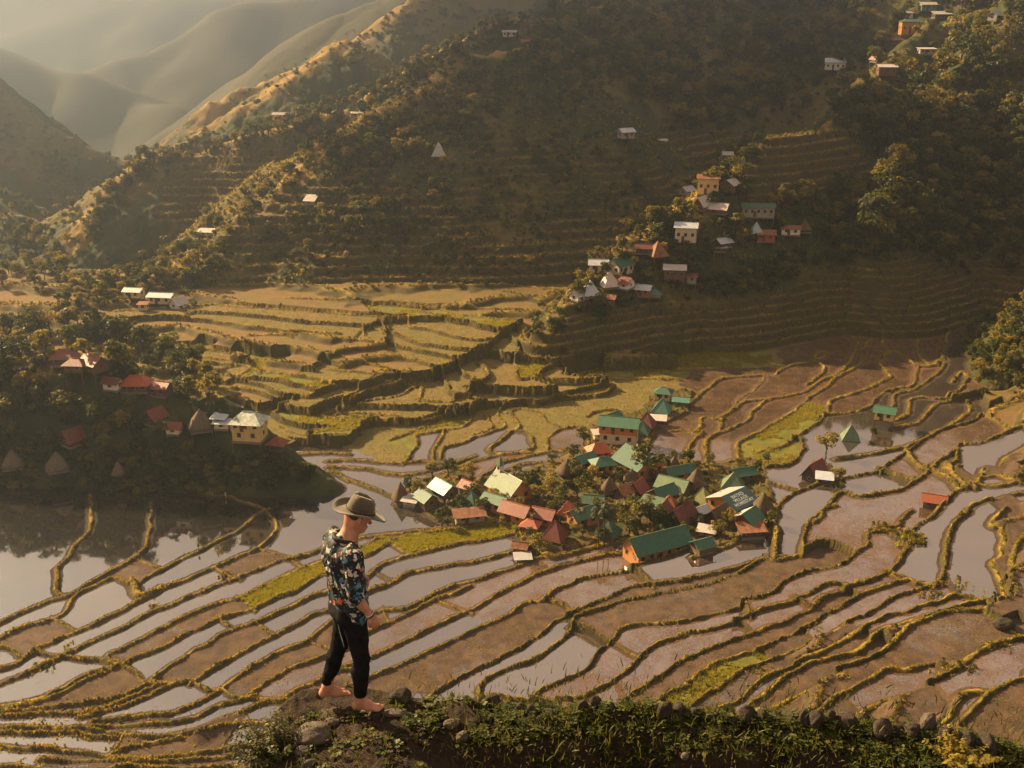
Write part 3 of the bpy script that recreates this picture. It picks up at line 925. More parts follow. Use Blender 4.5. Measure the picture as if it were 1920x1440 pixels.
def house(u, v, kind, L, W, h, rh, rot, roof, wall, label, stilt=0.0, cat=None, name=None, oh=.5, detail=2, lower=None, lh=0.0, roof2=None, group=None, flue=False):
    """kind g gable, h hip, p pyramid, s shed, t thatched pyramid hut, o open shelter"""
    p = place(u, v)
    sz = .88 if v > 600 and L < 8 else 1.0
    L, W, h, rh = L * sz, W * sz, h * (.86 if v > 600 else 1), rh * sz
    name = name or {'t': 'thatched_hut', 'o': 'shelter', 's': 'shed'}.get(kind, 'house')
    cat = cat or {'t': 'hut', 'o': 'shelter', 's': 'shed'}.get(kind, 'house')
    c, s = math.cos(R(rot)), math.sin(R(rot))
    cs = [(x * L / 2, y * W / 2) for x in (-1, 0, 1) for y in (-1, 0, 1)]
    gz = ground_z([p[0] + a * c - b * s for a, b in cs], [p[1] + a * s + b * c for a, b in cs])
    zb = float(np.percentile(gz, 60)); low = float(gz.min()) - zb - .3
    low = max(low, -3.0)
    root = empty(name, (p[0], p[1], zb), R(rot))
    tag(root, label, cat, group)
    fz = stilt
    pm = MB()
    if stilt > 0:
        for sx in (-1, 0, 1) if L > 5 else (-1, 1):
            for sy in (-1, 1):
                q = MB(); q.box(sx*(L/2-.2) - .09, sx*(L/2-.2) + .09, sy*(W/2-.2) - .09, sy*(W/2-.2) + .09, low, stilt)
                q.build('post', MT['post'], root)
        fl = MB(); fl.box(-L/2 - .12, L/2 + .12, -W/2 - .12, W/2 + .12, stilt - .15, stilt - .005); fl.build('floor', MT['post'], root)
    elif kind != 'o':
        if low < -.9:
            for sx in (-1, 1):
                for sy in (-1, 1):
                    q = MB(); q.box(sx*(L/2-.15) - .1, sx*(L/2-.15) + .1, sy*(W/2-.15) - .1, sy*(W/2-.15) + .1, low, -.3); q.build('post', MT['post'], root)
            low = -.35
        pm.box(-L/2 - .06, L/2 + .06, -W/2 - .06, W/2 + .06, low, .12); pm.build('plinth', MT['conc'], root); fz = .12
    if lower:
        q = MB(); q.box(-L/2 + .15, L/2 - .15, -W/2 + .15, W/2 - .15, fz, fz + lh); q.build('wall', MT[lower], root)
        windows(root, L - .3, W - .3, fz, lh, .8)
        fz += lh
    wb = MB(); top = fz + h
    if kind == 'o':
        for sx in (-1, 1):
            for sy in (-1, 1):
                q = MB(); q.box(sx*(L/2-.15) - .08, sx*(L/2-.15) + .08, sy*(W/2-.15) - .08, sy*(W/2-.15) + .08, low, top); q.build('post', MT['post'], root)
        q = MB(); q.box(-L/2, L/2, -W/2, W/2, .35, .5); q.build('floor', MT['post'], root)
    elif kind in 'gl':
        n = len(wb.v)
        x, y = L/2, W/2
        wb.v += [(-x,-y,fz),(x,-y,fz),(x,y,fz),(-x,y,fz),(-x,-y,top),(x,-y,top),(x,y,top),(-x,y,top),(-x,0,top+rh-.04),(x,0,top+rh-.04)]
        wb.f += [[0,1,5,4],[2,3,7,6],[1,2,6,9,5],[3,0,4,8,7],[0,3,2,1]]
        wb.build('wall', MT[wall], root)
    elif kind == 's':
        x, y = L/2, W/2
        wb.v += [(-x,-y,fz),(x,-y,fz),(x,y,fz),(-x,y,fz),(-x,-y,top),(x,-y,top),(x,y,top+rh),(-x,y,top+rh)]
        wb.f += [[0,1,5,4],[1,2,6,5],[2,3,7,6],[3,0,4,7],[0,3,2,1],[4,5,6,7]]
        wb.build('wall', MT[wall], root)
    else:
        wb.box(-L/2, L/2, -W/2, W/2, fz, top); wb.build('wall', MT[wall], root)
    rb = MB(); X, Y = L/2 + oh, W/2 + oh; e = oh * rh / (W/2); zr = top + rh; ze = top - e
    if kind in 'g':
        rb.slab([(-X,-Y,ze),(X,-Y,ze),(X,0,zr),(-X,0,zr)], .07); 
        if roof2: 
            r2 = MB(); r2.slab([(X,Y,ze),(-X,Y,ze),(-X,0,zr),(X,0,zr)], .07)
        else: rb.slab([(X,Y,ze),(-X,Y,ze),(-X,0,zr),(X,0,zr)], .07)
    elif kind == 'h':
        g = max(.15, L/2 - W/2 * .8)
        A, B = (-g,0,zr), (g,0,zr)
        rb.slab([(-X,-Y,ze),(X,-Y,ze),B,A], .08); rb.slab([(X,Y,ze),(-X,Y,ze),A,B], .08)
        rb.slab([(X,-Y,ze),(X,Y,ze),B], .08); rb.slab([(-X,Y,ze),(-X,-Y,ze),A], .08)
    elif kind in 'pto':
        A = (0,0,zr)
        if kind == 't':
            # soft thatch: rounded, slightly swelling pyramid
            NS, NR = 20, 9; rnd = random.Random(int(u * 7 + v))
            prof_ = [(1.0, 0.0), (1.02, .03), (.86, .2), (.69, .38), (.53, .55), (.38, .71), (.24, .84), (.12, .94), (.04, 1.03)]
            for k, (q, zz) in enumerate(prof_):
                for i in range(NS):
                    a = 2*math.pi*i/NS
                    sq = 1 / max(abs(math.cos(a)), abs(math.sin(a))) ** (.75 if k < 7 else .2)
                    j = 1 + rnd.uniform(-.03, .03)
                    rb.v.append((X * q * math.cos(a) * sq * j, Y * q * math.sin(a) * sq * j, ze + (zr - ze) * zz - .12 * (sq - 1) + rnd.uniform(-.04, .04)))
            for k in range(NR - 1):
                for i in range(NS):
                    rb.f.append([k*NS+i, k*NS+(i+1) % NS, (k+1)*NS+(i+1) % NS, (k+1)*NS+i])
            rb.f.append([(NR-1)*NS+i for i in range(NS)]); rb.f.append([i for i in range(NS)][::-1])
        else:
            P = [(-X,-Y,ze),(X,-Y,ze),(X,Y,ze),(-X,Y,ze)]
            for i in range(4): rb.slab([P[i], P[(i+1) % 4], A], .07)
    elif kind == 's':
        e2 = oh * rh / W
        rb.slab([(-X,-Y,top-e2),(X,-Y,top-e2),(X,Y,top+rh+e2),(-X,Y,top+rh+e2)], .07)
    for q in range(len(rb.v)): rb.v[q] = (rb.v[q][0], rb.v[q][1], rb.v[q][2] + .09)
    ro = rb.build('roof', MT[roof], root, smooth=(kind == 't'))
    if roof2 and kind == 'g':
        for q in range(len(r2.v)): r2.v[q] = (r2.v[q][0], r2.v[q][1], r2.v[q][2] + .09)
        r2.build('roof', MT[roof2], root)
    if kind in 'gh' and detail:
        g = X if kind == 'g' else max(.15, L/2 - W/2 * .8)
        cp = MB(); cp.tube([(-g,0,zr+.1),(g,0,zr+.1)], .10, 6); cp.build('ridge_cap', MT[CAPC.get(roof, roof)], ro)
    if kind in 'po' and detail:
        hp = MB()
        for sx in (-1, 1):
            for sy in (-1, 1): hp.tube([(sx*X, sy*Y, ze+.1), (0, 0, zr+.1)], .06, 5)
        hp.build('hip_cap', MT[CAPC.get(roof, roof)], ro)
    if kind == 't':
        fn = MB(); fn.tube([(0,0,zr-.2),(0,0,zr+.35)], [.14,.05], 6); fn.build('finial', MT['thatch'], ro)
    if kind != 'o' and detail:
        if kind != 't': windows(root, L, W, fz, h)
        d = MB(); d.box(-L*.12 - .42, -L*.12 + .42, -W/2 - .05, -W/2 + .03, fz + .02, fz + min(1.9, h * .9))
        if kind != 't' and L > 3.5:
            dd = d.build('door', MT['door'], root)
        if kind == 't':
            d = MB(); d.box(-.35, .35, -W/2 - .04, -W/2 + .03, fz + .05, fz + h * .85); d.build('door', MT['door'], root)
    return root

HPX = []
_house = house
def house(u, v, kind, L, *a, **k):
    o = _house(u, v, kind, L, *a, **k)
    f = project(np.array(o.location))[2]; HPX.append((u, v, L / f * FPX)); return o
H_ = house
# --- the village among the ponds
H_(752,936,'t',3.0,3.0,1.2,3.0,20,'thatch','w_dark','brown thatched hut on the pond edge, outermost of the village towards the hat')
H_(799,948,'g',4.2,3.6,2.2,1.2,-52,'green','w_brown','small green gabled house with pale ridge next to the thatched hut on the pond edge')
H_(771,945,'s',3.0,2.4,1.1,.4,-20,'white','w_grey','low white roofed lean-to between the pond-edge thatched hut and a green roof')
H_(833,932,'g',5.4,4.2,2.4,1.4,-50,'worn','w_brown','gabled house with a flaking pale green roof slope, behind the small green gabled house',roof2='green')
H_(880,925,'g',3.6,3.0,2.0,1.0,-40,'red','w_brown','small red roofed house wedged between the flaking green roof and the church')
H_(884,952,'p',3.4,3.4,1.5,2.4,-30,'green','w_brown','little green pyramid roofed hut in front of the small red roofed house')
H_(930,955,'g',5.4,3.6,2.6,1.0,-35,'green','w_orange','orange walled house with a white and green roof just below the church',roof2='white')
H_(968,975,'g',6.2,4.0,2.6,1.5,-32,'red','w_orange','long orange house under a red gabled roof, by the end of the bright green field')
H_(1020,980,'g',4.6,3.8,2.2,1.2,-25,'red','w_orange','orange house with faded red roof between two palms at the bright green field')
H_(995,992,'h',3.4,2.8,1.4,.9,-20,'orange','w_red','low red hip roofed annex under the faded red roof')
H_(1041,1010,'p',3.9,3.9,1.2,3.1,-28,'dred','w_brown','tall dark red pyramid roofed hut at the near edge of the village')
H_(880,978,'s',6.4,3.0,1.5,.4,12,'rust','w_grey','long patched rusty tin shack above the bright green field')
H_(1092,982,'g',5.6,4.2,2.4,1.3,30,'green','w_orange','house with one slope coloured as white sun glare and one green behind the palm clump',roof2='white')
H_(976,1033,'g',2.6,2.2,1.3,.6,-15,'rust','w_brown','tiny brown plank shack by the paddy below the red pyramid hut')
H_(980,1050,'s',2.8,2.0,.7,.15,5,'tin','w_grey','flat grey tin lean-to standing in the paddy below the plank shack')
H_(1064,966,'p',3.2,3.2,1.4,2.0,-15,'orange','w_red','small orange pyramid roofed house half hidden behind a palm')
H_(1122,857,'h',5.2,4.0,2.2,1.5,15,'orange','w_red','pale red hip roofed house at the far side of the village')
H_(1096,876,'g',4.8,3.6,2.2,1.1,38,'green','w_brown','green gabled house with a slope coloured as white sun glare, left neighbour of the orange terrace house',roof2='white')
H_(1130,886,'h',5.2,4.0,2.8,1.2,15,'green','w_orange','green hip roofed orange house below the pale red hip roof')
H_(1196,885,'g',8.0,7.4,3.2,2.2,-55,'green','w_orange','largest village house, orange front and broad green roof with white edges')
H_(1272,897,'g',6.6,3.4,2.2,1.1,22,'dgreen','w_orange','dark green roofed house with a pale upper slope beside the big thatch',roof2='white')
H_(1305,915,'t',4.2,4.2,1.2,3.6,10,'thatch','w_dark','big brown thatched hut near the sign-roofed homestay')
H_(1264,876,'t',2.2,2.2,.9,1.9,0,'thatch','w_dark','small dark thatched hut at the brown pond behind the village')
H_(1262,925,'g',6.6,5.4,2.4,1.6,-30,'lgreen','w_brown','broad pale green gabled house in the middle of the village')
H_(1243,940,'g',5.4,4.0,2.4,1.4,35,'green','w_brown','house with a left slope coloured as white sun glare in front of the broad pale green roof',roof2='white')
H_(1222,957,'s',4.6,3.0,1.6,.8,-30,'lgreen','w_brown','pale green lean-to at the foot of the glare-white roof')
H_(1254,955,'p',2.4,2.4,2.0,1.4,-20,'orange','w_red','small orange peaked turret above dark red roofs')
H_(1277,985,'g',6.0,4.6,2.2,2.6,48,'dred','w_dark','steep dark red gabled house in the heart of the village')
H_(1240,975,'g',4.6,3.8,1.8,2.0,60,'dred','w_dark','maroon roofed house left of the steep dark red gable')
H_(1316,950,'p',4.4,4.4,1.3,3.4,-35,'ygreen','w_brown','yellowing green pyramid hut beside the sign-roofed homestay')
H_(1430,962,'t',4.0,4.0,1.6,3.0,15,'thatch','w_dark','dark brown thatched hut right of the sign-roofed homestay')
H_(1402,985,'g',4.6,4.6,1.9,1.6,48,'green','w_brown','house with one slope coloured as white sun glare and one deep green in front of the homestay',roof2='white')
H_(1408,1000,'s',5.0,3.0,1.4,.5,8,'rust','w_dark','rusty slatted tin shed under the deep green slope')
H_(1391,901,'g',5.4,3.6,2.2,1.0,20,'green','w_brown','green roofed brown house with a white ridge behind the sign-roofed homestay',roof2='lgreen')
H_(1374,913,'p',4.2,4.2,1.0,2.6,-15,'lgreen','w_brown','pale green pyramid hut leaning on the white ridged house')
H_(1172,930,'g',4.0,3.2,1.7,1.2,40,'rust','w_brown','brown rusty gabled house among the thatched huts')
H_(1195,925,'g',3.6,3.2,1.4,1.7,55,'dred','w_dark','maroon steep roofed hut right of the brown rusty gable')
H_(1142,925,'t',3.6,3.6,1.2,2.8,0,'thatch','w_dark','wide dark thatched hut left of the brown rusty gable')
H_(1184,905,'t',3.0,3.0,1.2,2.2,10,'thatch','w_dark','little dark thatched hut behind the maroon steep roof')
H_(1064,890,'t',4.6,4.0,1.3,2.6,25,'thatch','w_dark','shaggy thatched hut at the corner of the ponds behind the church trees')
H_(1113,948,'g',4.0,3.4,1.5,1.0,-10,'dgreen','w_dark','grey green tin roofed house behind the palm clump')
H_(1140,1005,'p',3.8,3.8,1.4,2.6,-30,'dgreen','w_brown','dark green pyramid hut standing behind tall bare palm trunks')
H_(1345,980,'g',4.8,4.0,1.4,2.4,48,'thatch','w_dark','dark thatched gable house with a red plank edge below the homestay')
H_(1313,972,'g',2.8,2.2,1.9,.8,35,'blue','w_grey','little pale blue roofed house beside the dark thatched gable')
H_(1231,1043,'g',11.6,5.2,3.4,2.0,27,'green','w_orange','long green roofed hall with bright orange gable end at the village\'s near edge')
H_(1316,1032,'g',3.6,3.2,1.6,.9,27,'green','w_brown','small green roofed annex at the far end of the long hall')
H_(1325,1003,'s',3.2,2.2,1.2,.3,-20,'tin','w_grey','scrappy grey tin shelter behind the long green hall')
# --- the group on the pond above
H_(1160,828,'g',8.6,5.2,2.4,1.3,-14,'green','w_orange','big two storey house, orange above cream, with green roofs and small windows',lower='w_cream',lh=2.6)
H_(1146,808,'g',5.0,3.6,2.2,1.1,42,'green','w_orange','green gabled wing with left slope coloured as white sun glare behind the two storey house',roof2='white',stilt=1.5)
H_(1122,822,'s',2.6,2.0,1.6,.3,10,'white','w_cream','small white roofed porch shed at the left of the two storey house')
H_(1212,800,'p',3.8,3.8,1.2,3.0,-25,'dred','w_brown','dark red pyramid hut above the brown pond')
H_(1203,812,'p',3.4,3.4,1.0,2.4,-20,'green','w_brown','green pyramid hut touching the dark red pyramid')
H_(1244,748,'h',4.4,3.4,2.4,1.1,-20,'green','w_yellow','small yellow house with green hip roof, farthest of the pond group')
H_(1240,773,'p',4.2,4.2,1.0,3.0,-20,'teal','w_grey','tall teal pyramid hut by the stone pond wall')
H_(1277,757,'g',4.0,3.0,1.2,.7,-15,'teal','w_green','low teal roofed shed by the stone pond wall')
H_(1234,792,'s',3.6,2.6,1.2,.3,-10,'tin','w_dark','dark grey tin shack under the teal pyramid')
# --- single houses in the fields
H_(1656,800,'g',4.8,4.2,2.4,1.0,-25,'green','w_yellow','raised yellow house with green roof alone among the paddies on the right',stilt=2.2)
H_(1594,822,'p',3.6,3.6,.8,3.0,-10,'lgreen','w_green','pale green pyramid hut at the edge of a wide paddy')
H_(1527,900,'g',4.8,4.2,1.6,3.2,45,'red','w_dark','steep red roofed house with a small dormer, alone between ponds')
H_(1545,905,'s',3.2,2.2,1.3,.5,-15,'blue','w_dark','pale blue tin lean-to beside the steep red roofed house')
H_(1750,950,'g',4.4,3.4,1.9,.9,-22,'orange','w_brown','lone small hut with bright orange roof among ponds on the right')
# --- hamlet on the wooded knoll at the left
H_(470,826,'h',7.2,5.6,2.2,1.9,-8,'worn','w_yellow','big yellow two storey house with grey green hip roof on the left knoll',lower='w_yellow',lh=2.2)
H_(522,846,'o',3.6,3.0,2.6,1.2,-15,'red','w_brown','open red roofed shelter on posts beside the yellow two storey house')
H_(378,812,'t',5.0,5.0,1.0,3.6,20,'thatchl','w_dark','large pale thatched hut left of the yellow two storey house')
H_(123,682,'h',5.0,4.0,2.0,1.6,0,'dred','w_brown','dull red hip roofed house, highest on the left knoll')
H_(180,704,'g',5.4,4.4,2.2,1.6,-35,'red','w_brown','red gabled house with a rusty streaked slope on the left knoll',stilt=1.2)
H_(147,718,'h',4.6,3.6,2.0,1.1,-5,'red','w_brown','red roofed house on tall stilts in front of the streaked red gable',stilt=2.2)
H_(213,728,'g',3.8,3.0,1.8,.8,-15,'red','w_white','small red roofed white house right of the stilted red house')
H_(257,733,'h',6.6,4.6,2.0,1.6,0,'orange','w_brown','widest faded red hip roof on the left knoll')
H_(302,738,'g',4.6,3.6,2.2,1.0,-15,'red','w_brown','red gabled house at the right end of the row of red roofs')
H_(292,792,'g',4.0,3.4,1.8,1.8,60,'dred','w_dark','steep shaded red roof below the row of red roofs')
H_(328,812,'g',3.2,2.8,1.6,.9,-5,'red','w_white','small red roofed hut with white post left of the pale thatch')
H_(138,836,'g',4.2,3.6,1.6,2.2,55,'dred','w_dark','steep shaded red hut low on the left knoll above the thatches')
H_(27,878,'t',4.4,4.4,1.0,3.0,15,'thatchl','w_dark','grey thatched hut with a white tip by the dark pond')
H_(110,884,'t',4.6,4.6,1.0,3.2,25,'thatchl','w_dark','pale thatched hut by the dark pond, next to the white tipped thatch')
H_(223,888,'t',2.2,2.2,.9,1.9,10,'thatchl','w_dark','tiny thatched hut by the dark pond')
H_(413,792,'s',3.0,2.4,1.2,.3,-10,'blue','w_grey','pale blue roofed shed behind the yellow two storey house')
H_(418,806,'s',3.4,2.2,1.4,.3,-5,'blue','w_cream','lower pale blue roofed shed touching the yellow two storey house')
# --- the terraced far slope
H_(253,562,'g',5.0,3.8,2.0,.7,-8,'tin','w_cream','grey tin roofed cream house on stilts above the left terraces',stilt=1.2,detail=1)
H_(305,573,'g',7.0,4.2,2.2,.7,-8,'blue','w_cream','long cream house with pale blue roof above the left terraces',stilt=.6,detail=1)
H_(335,574,'g',4.0,3.4,1.4,1.6,60,'tin','w_white','steep little pale hut right of the long pale blue roof',detail=1)
H_(270,582,'s',2.4,2.0,1.8,.2,0,'rust','w_cream','small cream outhouse just below the long pale blue roof',detail=1)
H_(583,382,'s',3.4,2.8,1.2,1.2,-15,'white','w_grey','lone white tilted roof shed on the hazy terraces',detail=1)
H_(388,442,'s',5.2,3.2,1.4,.5,-8,'white','w_grey','lone bright white roof on the spur crest below the palm',detail=1)
H_(527,224,'g',7.0,4.0,2.0,.8,-5,'tin','w_grey','pale tin roof among trees on the middle spur',detail=1)
H_(955,72,'g',6.0,4.0,2.0,.6,0,'tin','w_cream','small pale house on the grassy flat of the ridge top',detail=1)
H_(998,82,'g',8.0,4.0,2.0,.6,0,'rust','w_grey','brown roofed long shed right of the ridge-top flat',detail=1)
H_(1173,268,'g',5.0,4.0,2.4,1.0,25,'blue','w_grey','grey house with pale blue roof and a palm in the dim hollow',stilt=1.6,detail=1)
H_(1243,268,'s',2.8,2.0,.8,.3,0,'white','w_grey','tiny white roof right of the grey house in the dim hollow',detail=1)
H_(823,292,'p',4.0,4.0,.8,3.6,0,'tin','w_grey','pale peaked hut alone on the hazy slope',detail=1)
H_(670,220,'s',5.0,3.0,1.4,.4,0,'tin','w_grey','pale roof just under the sunlit ridge crest',detail=1)
H_(1287,174,'t',4.4,4.4,1.2,3.6,0,'thatch','w_dark','brown thatched hut in the dark wood right of the hollow',detail=1)
# --- hamlet strung down the sunlit spur
HS = [
 (1360,300,'g',5.0,3.8,2.2,.9,-5,'tin','w_cream','grey roofed cream house, topmost of the spur hamlet below the steep terraces',0),
 (1327,362,'g',6.4,5.2,5.0,.8,-10,'rust','w_yellow','tall three storey yellow house with rusty roof on the spur',0),
 (1368,366,'g',5.0,4.4,2.2,1.4,55,'tin','w_brown','brown hut with pale roof edge right of the tall yellow house',.8),
 (1315,394,'g',4.0,3.6,1.4,2.2,50,'white','w_brown','steep white gabled hut below the tall yellow house',0),
 (1347,400,'g',5.4,4.2,1.4,1.4,-25,'white','w_brown','bright white roof right of the steep white hut',0),
 (1288,364,'g',4.4,3.6,1.6,1.2,40,'tin','w_grey','pale roofed hut at the left rim beside the tall yellow house',0),
 (1420,404,'g',9.6,4.6,3.0,.7,-5,'dgreen','w_grey','long dark open fronted building at the foot of the steep terraces',0),
 (1285,462,'g',6.2,4.6,4.6,1.0,-12,'blue','w_cream','tall cream house with pale blue roof and balcony in the middle of the spur hamlet',1.0),
 (1290,435,'g',6.0,4.4,1.6,.8,-5,'rust','w_brown','brown rusty roof directly behind the tall cream house',0),
 (1355,464,'g',4.4,3.4,1.4,1.0,30,'blue','w_dark','pale blue roofed hut in the shade right of the tall cream house',0),
 (1348,474,'s',3.6,2.6,1.0,.3,0,'tin','w_dark','low tin shed in the shade below the pale blue hut',0),
 (1417,440,'p',3.0,3.0,1.0,2.6,0,'blue','w_dark','dark pyramid hut with bluish roof in the shade by the palms',0),
 (1434,450,'g',5.4,4.0,2.2,.9,-5,'rust','w_red','rusty roofed red walled house in the shade by the palms',0),
 (1481,443,'g',5.6,3.8,1.8,.7,-8,'rust','w_white','white walled rust roofed house near the foot of the palms',0),
 (1507,440,'t',3.8,3.8,1.0,2.4,0,'thatch','w_dark','dark thatched hut at the end of the palm-side row',0),
 (1122,513,'g',5.2,4.0,2.4,1.0,-5,'blue','w_cream','pale blue roofed cream house at the left rim low on the spur',.8),
 (1163,512,'g',6.0,4.8,2.8,1.8,40,'dgreen','w_cream','cream fronted house with a dark roof and dormers low on the spur',0),
 (1142,538,'p',4.4,4.4,1.0,3.4,20,'white','w_red','white peaked tin roof with red edge low on the spur',0),
 (1168,540,'g',5.2,4.2,1.6,1.4,-35,'dred','w_white','maroon roof framed in white beside the white peaked roof',0),
 (1106,562,'p',4.2,4.2,1.0,3.2,15,'blue','w_white','silvery peaked hut, lowest at the left end of the spur hamlet',0),
 (1086,560,'g',4.2,3.4,1.4,1.2,40,'tin','w_white','crumpled pale roof left of the silvery peaked hut',0),
 (1132,566,'s',6.0,3.2,1.0,.4,-12,'rust','w_brown','low rusty shed at the foot of the silvery peaked hut',0),
 (1206,556,'g',4.2,3.6,2.0,.9,-20,'blue','w_red','little house with pale blue roof at the shaded foot of the spur',0),
 (1226,561,'p',3.4,3.4,.9,1.2,0,'teal','w_grey','flat teal roof right of the little pale blue roof at the spur\'s foot',0),
 (1264,530,'g',6.0,4.4,3.0,.9,-8,'tin','w_brown','pale tin roofed brown house on stilts at the shaded lower right of the hamlet',1.2),
 (1288,536,'g',5.0,3.6,1.8,.6,-5,'rust','w_grey','grey rusty roofed house joined to the stilted brown house',0),
 (1232,492,'p',4.6,4.6,1.2,3.6,20,'rust','w_dark','brown pyramid hut in the middle of the spur wood',1.2),
 (1209,474,'g',5.4,3.8,1.4,.8,-5,'dred','w_dark','dark maroon roof in the middle of the spur wood',0),
 (1131,488,'g',4.2,3.6,1.4,1.6,45,'rust','w_dark','small rusty gable at the left rim above the pale blue roof',0),
 (1170,458,'s',4.0,2.8,1.4,.4,-5,'rust','w_dark','flat brown roof at the left rim of the spur wood',0),
]
for (u, v, k, L_, W_, h_, rh_, ro_, rf, wl, lb, st) in HS:
    H_(u, v, k, L_, W_, h_, rh_, ro_, rf, wl, lb, st, detail=2 if L_ > 4.9 else 1, group='hamlet on the sunlit spur')
for (u, v, k, L_, W_, h_, rh_, ro_, rf, wl, lb, st) in [
 (1564,140,'g',9.0,7.0,3.6,1.6,-12,'blue','w_white','white two storey house with pale blue roof on the dark wooded slope',2.0),
 (1585,152,'g',7.5,5.0,2.4,1.0,-8,'dgreen','w_orange','orange house with dark green roof attached to the white two storey house',.8),
 (1660,150,'g',6.6,5.0,3.2,.8,-5,'tin','w_brown','weathered house with grey tin roof among sunlit trees, right of the pale blue roof',1.4),
 (1707,66,'h',9.4,6.0,5.2,.9,-5,'dgreen','w_orange','bright orange two storey house high on the right slope',0),
 (1702,36,'g',3.6,3.0,2.6,.8,0,'tin','w_white','small white house right behind the bright orange house',0),
 (1738,20,'g',7.0,5.0,2.6,1.0,0,'tin','w_green','pale tin roofed house at the top edge above the bright orange house',0),
 (1765,36,'s',8.0,4.0,1.6,1.0,5,'tin','w_dark','long grey slanting tin roof right of the bright orange house',0),
 (1736,105,'s',6.4,4.0,2.0,.3,0,'tin','w_grey','flat grey roofed house below the bright orange house',0),
 (1647,118,'p',5.0,5.0,1.2,4.0,10,'dred','w_dark','dark red pyramid hut among sunlit trees on the right slope',0),
 (1680,82,'g',5.0,3.6,1.4,.7,0,'rust','w_dark','dim brown shack below left of the bright orange house',0),
 (1866,40,'g',5.0,4.0,2.0,1.2,35,'blue','w_grey','pale blue roof corner behind the tall trees at the far right',0)]:
    H_(u, v, k, L_, W_, h_, rh_, ro_, rf, wl, lb, st, group='houses high on the right slope')

# church
p = place(955, 932)
ch = tag(empty('church', (p[0], p[1], float(ground_z(p[0], p[1])[0])), R(-52)), 'green roofed church with a little white spired belfry on its ridge', 'church')
L_, W_, h_, rh_ = 7.4, 5.6, 2.6, 2.4
q = MB(); q.box(-L_/2-.1, L_/2+.1, -W_/2-.1, W_/2+.1, -1.2, .1); q.build('plinth', MT['conc'], ch)
q = MB(); x, y, t = L_/2, W_/2, h_
q.v += [(-x,-y,.1),(x,-y,.1),(x,y,.1),(-x,y,.1),(-x,-y,t),(x,-y,t),(x,y,t),(-x,y,t),(-x,0,t+rh_),(x,0,t+rh_)]
q.f += [[0,1,5,4],[2,3,7,6],[1,2,6,9,5],[3,0,4,8,7],[0,3,2,1]]; q.build('wall', MT['w_orange'], ch)
q = MB(); X, Y = x+.6, y+.6; e = .6*rh_/y
q.slab([(-X,-Y,t-e+.1),(X,-Y,t-e+.1),(X,0,t+rh_+.1),(-X,0,t+rh_+.1)], .08); q.slab([(X,Y,t-e+.1),(-X,Y,t-e+.1),(-X,0,t+rh_+.1),(X,0,t+rh_+.1)], .08)
ro = q.build('roof', MT['lgreen'], ch)
q = MB(); q.tube([(-X,0,t+rh_+.12),(X,0,t+rh_+.12)], .12, 6); q.build('ridge_cap', MT['ridgew'], ro)
q = MB(); q.box(-x+.1, -x+1.1, -.5, .5, t+rh_-.5, t+rh_+1.2); bel = q.build('belfry', MT['w_white'], ch)
q = MB(); A = (-x+.6, 0, t+rh_+3.3); P_ = [(-x-.15,-.75,t+rh_+1.2),(-x+1.35,-.75,t+rh_+1.2),(-x+1.35,.75,t+rh_+1.2),(-x-.15,.75,t+rh_+1.2)]
for i in range(4): q.face([P_[i], P_[(i+1) % 4], A])
q.face(P_[::-1]); q.build('spire', MT['lgreen'], bel)
q = MB(); q.box(-x+.3, -x+.9, -.53, .53, t+rh_+.3, t+rh_+.9); q.build('louvre', MT['glass'], bel)
windows(ch, L_, W_, .2, h_, .8)

# the homestay with the painted roof
p = place(1372, 957)
ROT = 40
hs = tag(empty('homestay', (p[0], p[1], float(ground_z(p[0], p[1])[0])), R(ROT)), 'orange homestay house with white lettering on its dark blue roof slope', 'house')
L_, W_, h_, rh_ = 6.4, 7.0, 2.6, 1.5
q = MB(); q.box(-L_/2-.1, L_/2+.1, -W_/2-.1, W_/2+.1, -1.2, .1); q.build('plinth', MT['conc'], hs)
q = MB(); x, y, t = L_/2, W_/2, h_
q.v += [(-x,-y,.1),(x,-y,.1),(x,y,.1),(-x,y,.1),(-x,-y,t),(x,-y,t),(x,y,t),(-x,y,t),(-x,0,t+rh_),(x,0,t+rh_)]
q.f += [[0,1,5,4],[2,3,7,6],[1,2,6,9,5],[3,0,4,8,7],[0,3,2,1]]; q.build('wall', MT['w_orange'], hs)
X, Y = x+.55, y+.55; e = .55*rh_/y
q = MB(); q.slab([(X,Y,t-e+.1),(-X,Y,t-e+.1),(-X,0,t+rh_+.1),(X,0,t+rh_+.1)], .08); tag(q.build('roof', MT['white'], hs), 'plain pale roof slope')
q = MB(); q.slab([(-X,-Y,t-e+.1),(X,-Y,t-e+.1),(X,0,t+rh_+.1),(-X,0,t+rh_+.1)], .08); sl = tag(q.build('roof', MT['signblue'], hs), 'dark blue roof slope with white lettering')
windows(hs, L_, W_, .2, h_)
fc = bpy.data.curves.new('lettering', 'FONT'); fc.body = 'BATAD\nVILLAGE\nHOMESTAY'; fc.align_x = 'CENTER'; fc.align_y = 'CENTER'; fc.size = 1.08; fc.space_line = .92; fc.extrude = .012; fc.offset = .022
fo = bpy.data.objects.new('lettering', fc); COL.objects.link(fo)
dg = bpy.context.evaluated_depsgraph_get(); lm = bpy.data.meshes.new_from_object(fo.evaluated_get(dg)); bpy.data.objects.remove(fo)
lm.materials.clear(); lm.materials.append(MT['paint'])
lo_ = obj('lettering', lm, sl)
nrm = Vector((0, -Y, 0)).normalized(); upv = (Vector((0, 0, t+rh_)) - Vector((0, -Y, t-e))).normalized(); nrm = Vector((1, 0, 0)).cross(upv).normalized(); rt = upv.cross(nrm)
ctr = Vector((0, -Y/2, t + (rh_-e)/2 + .1)) + nrm * .02
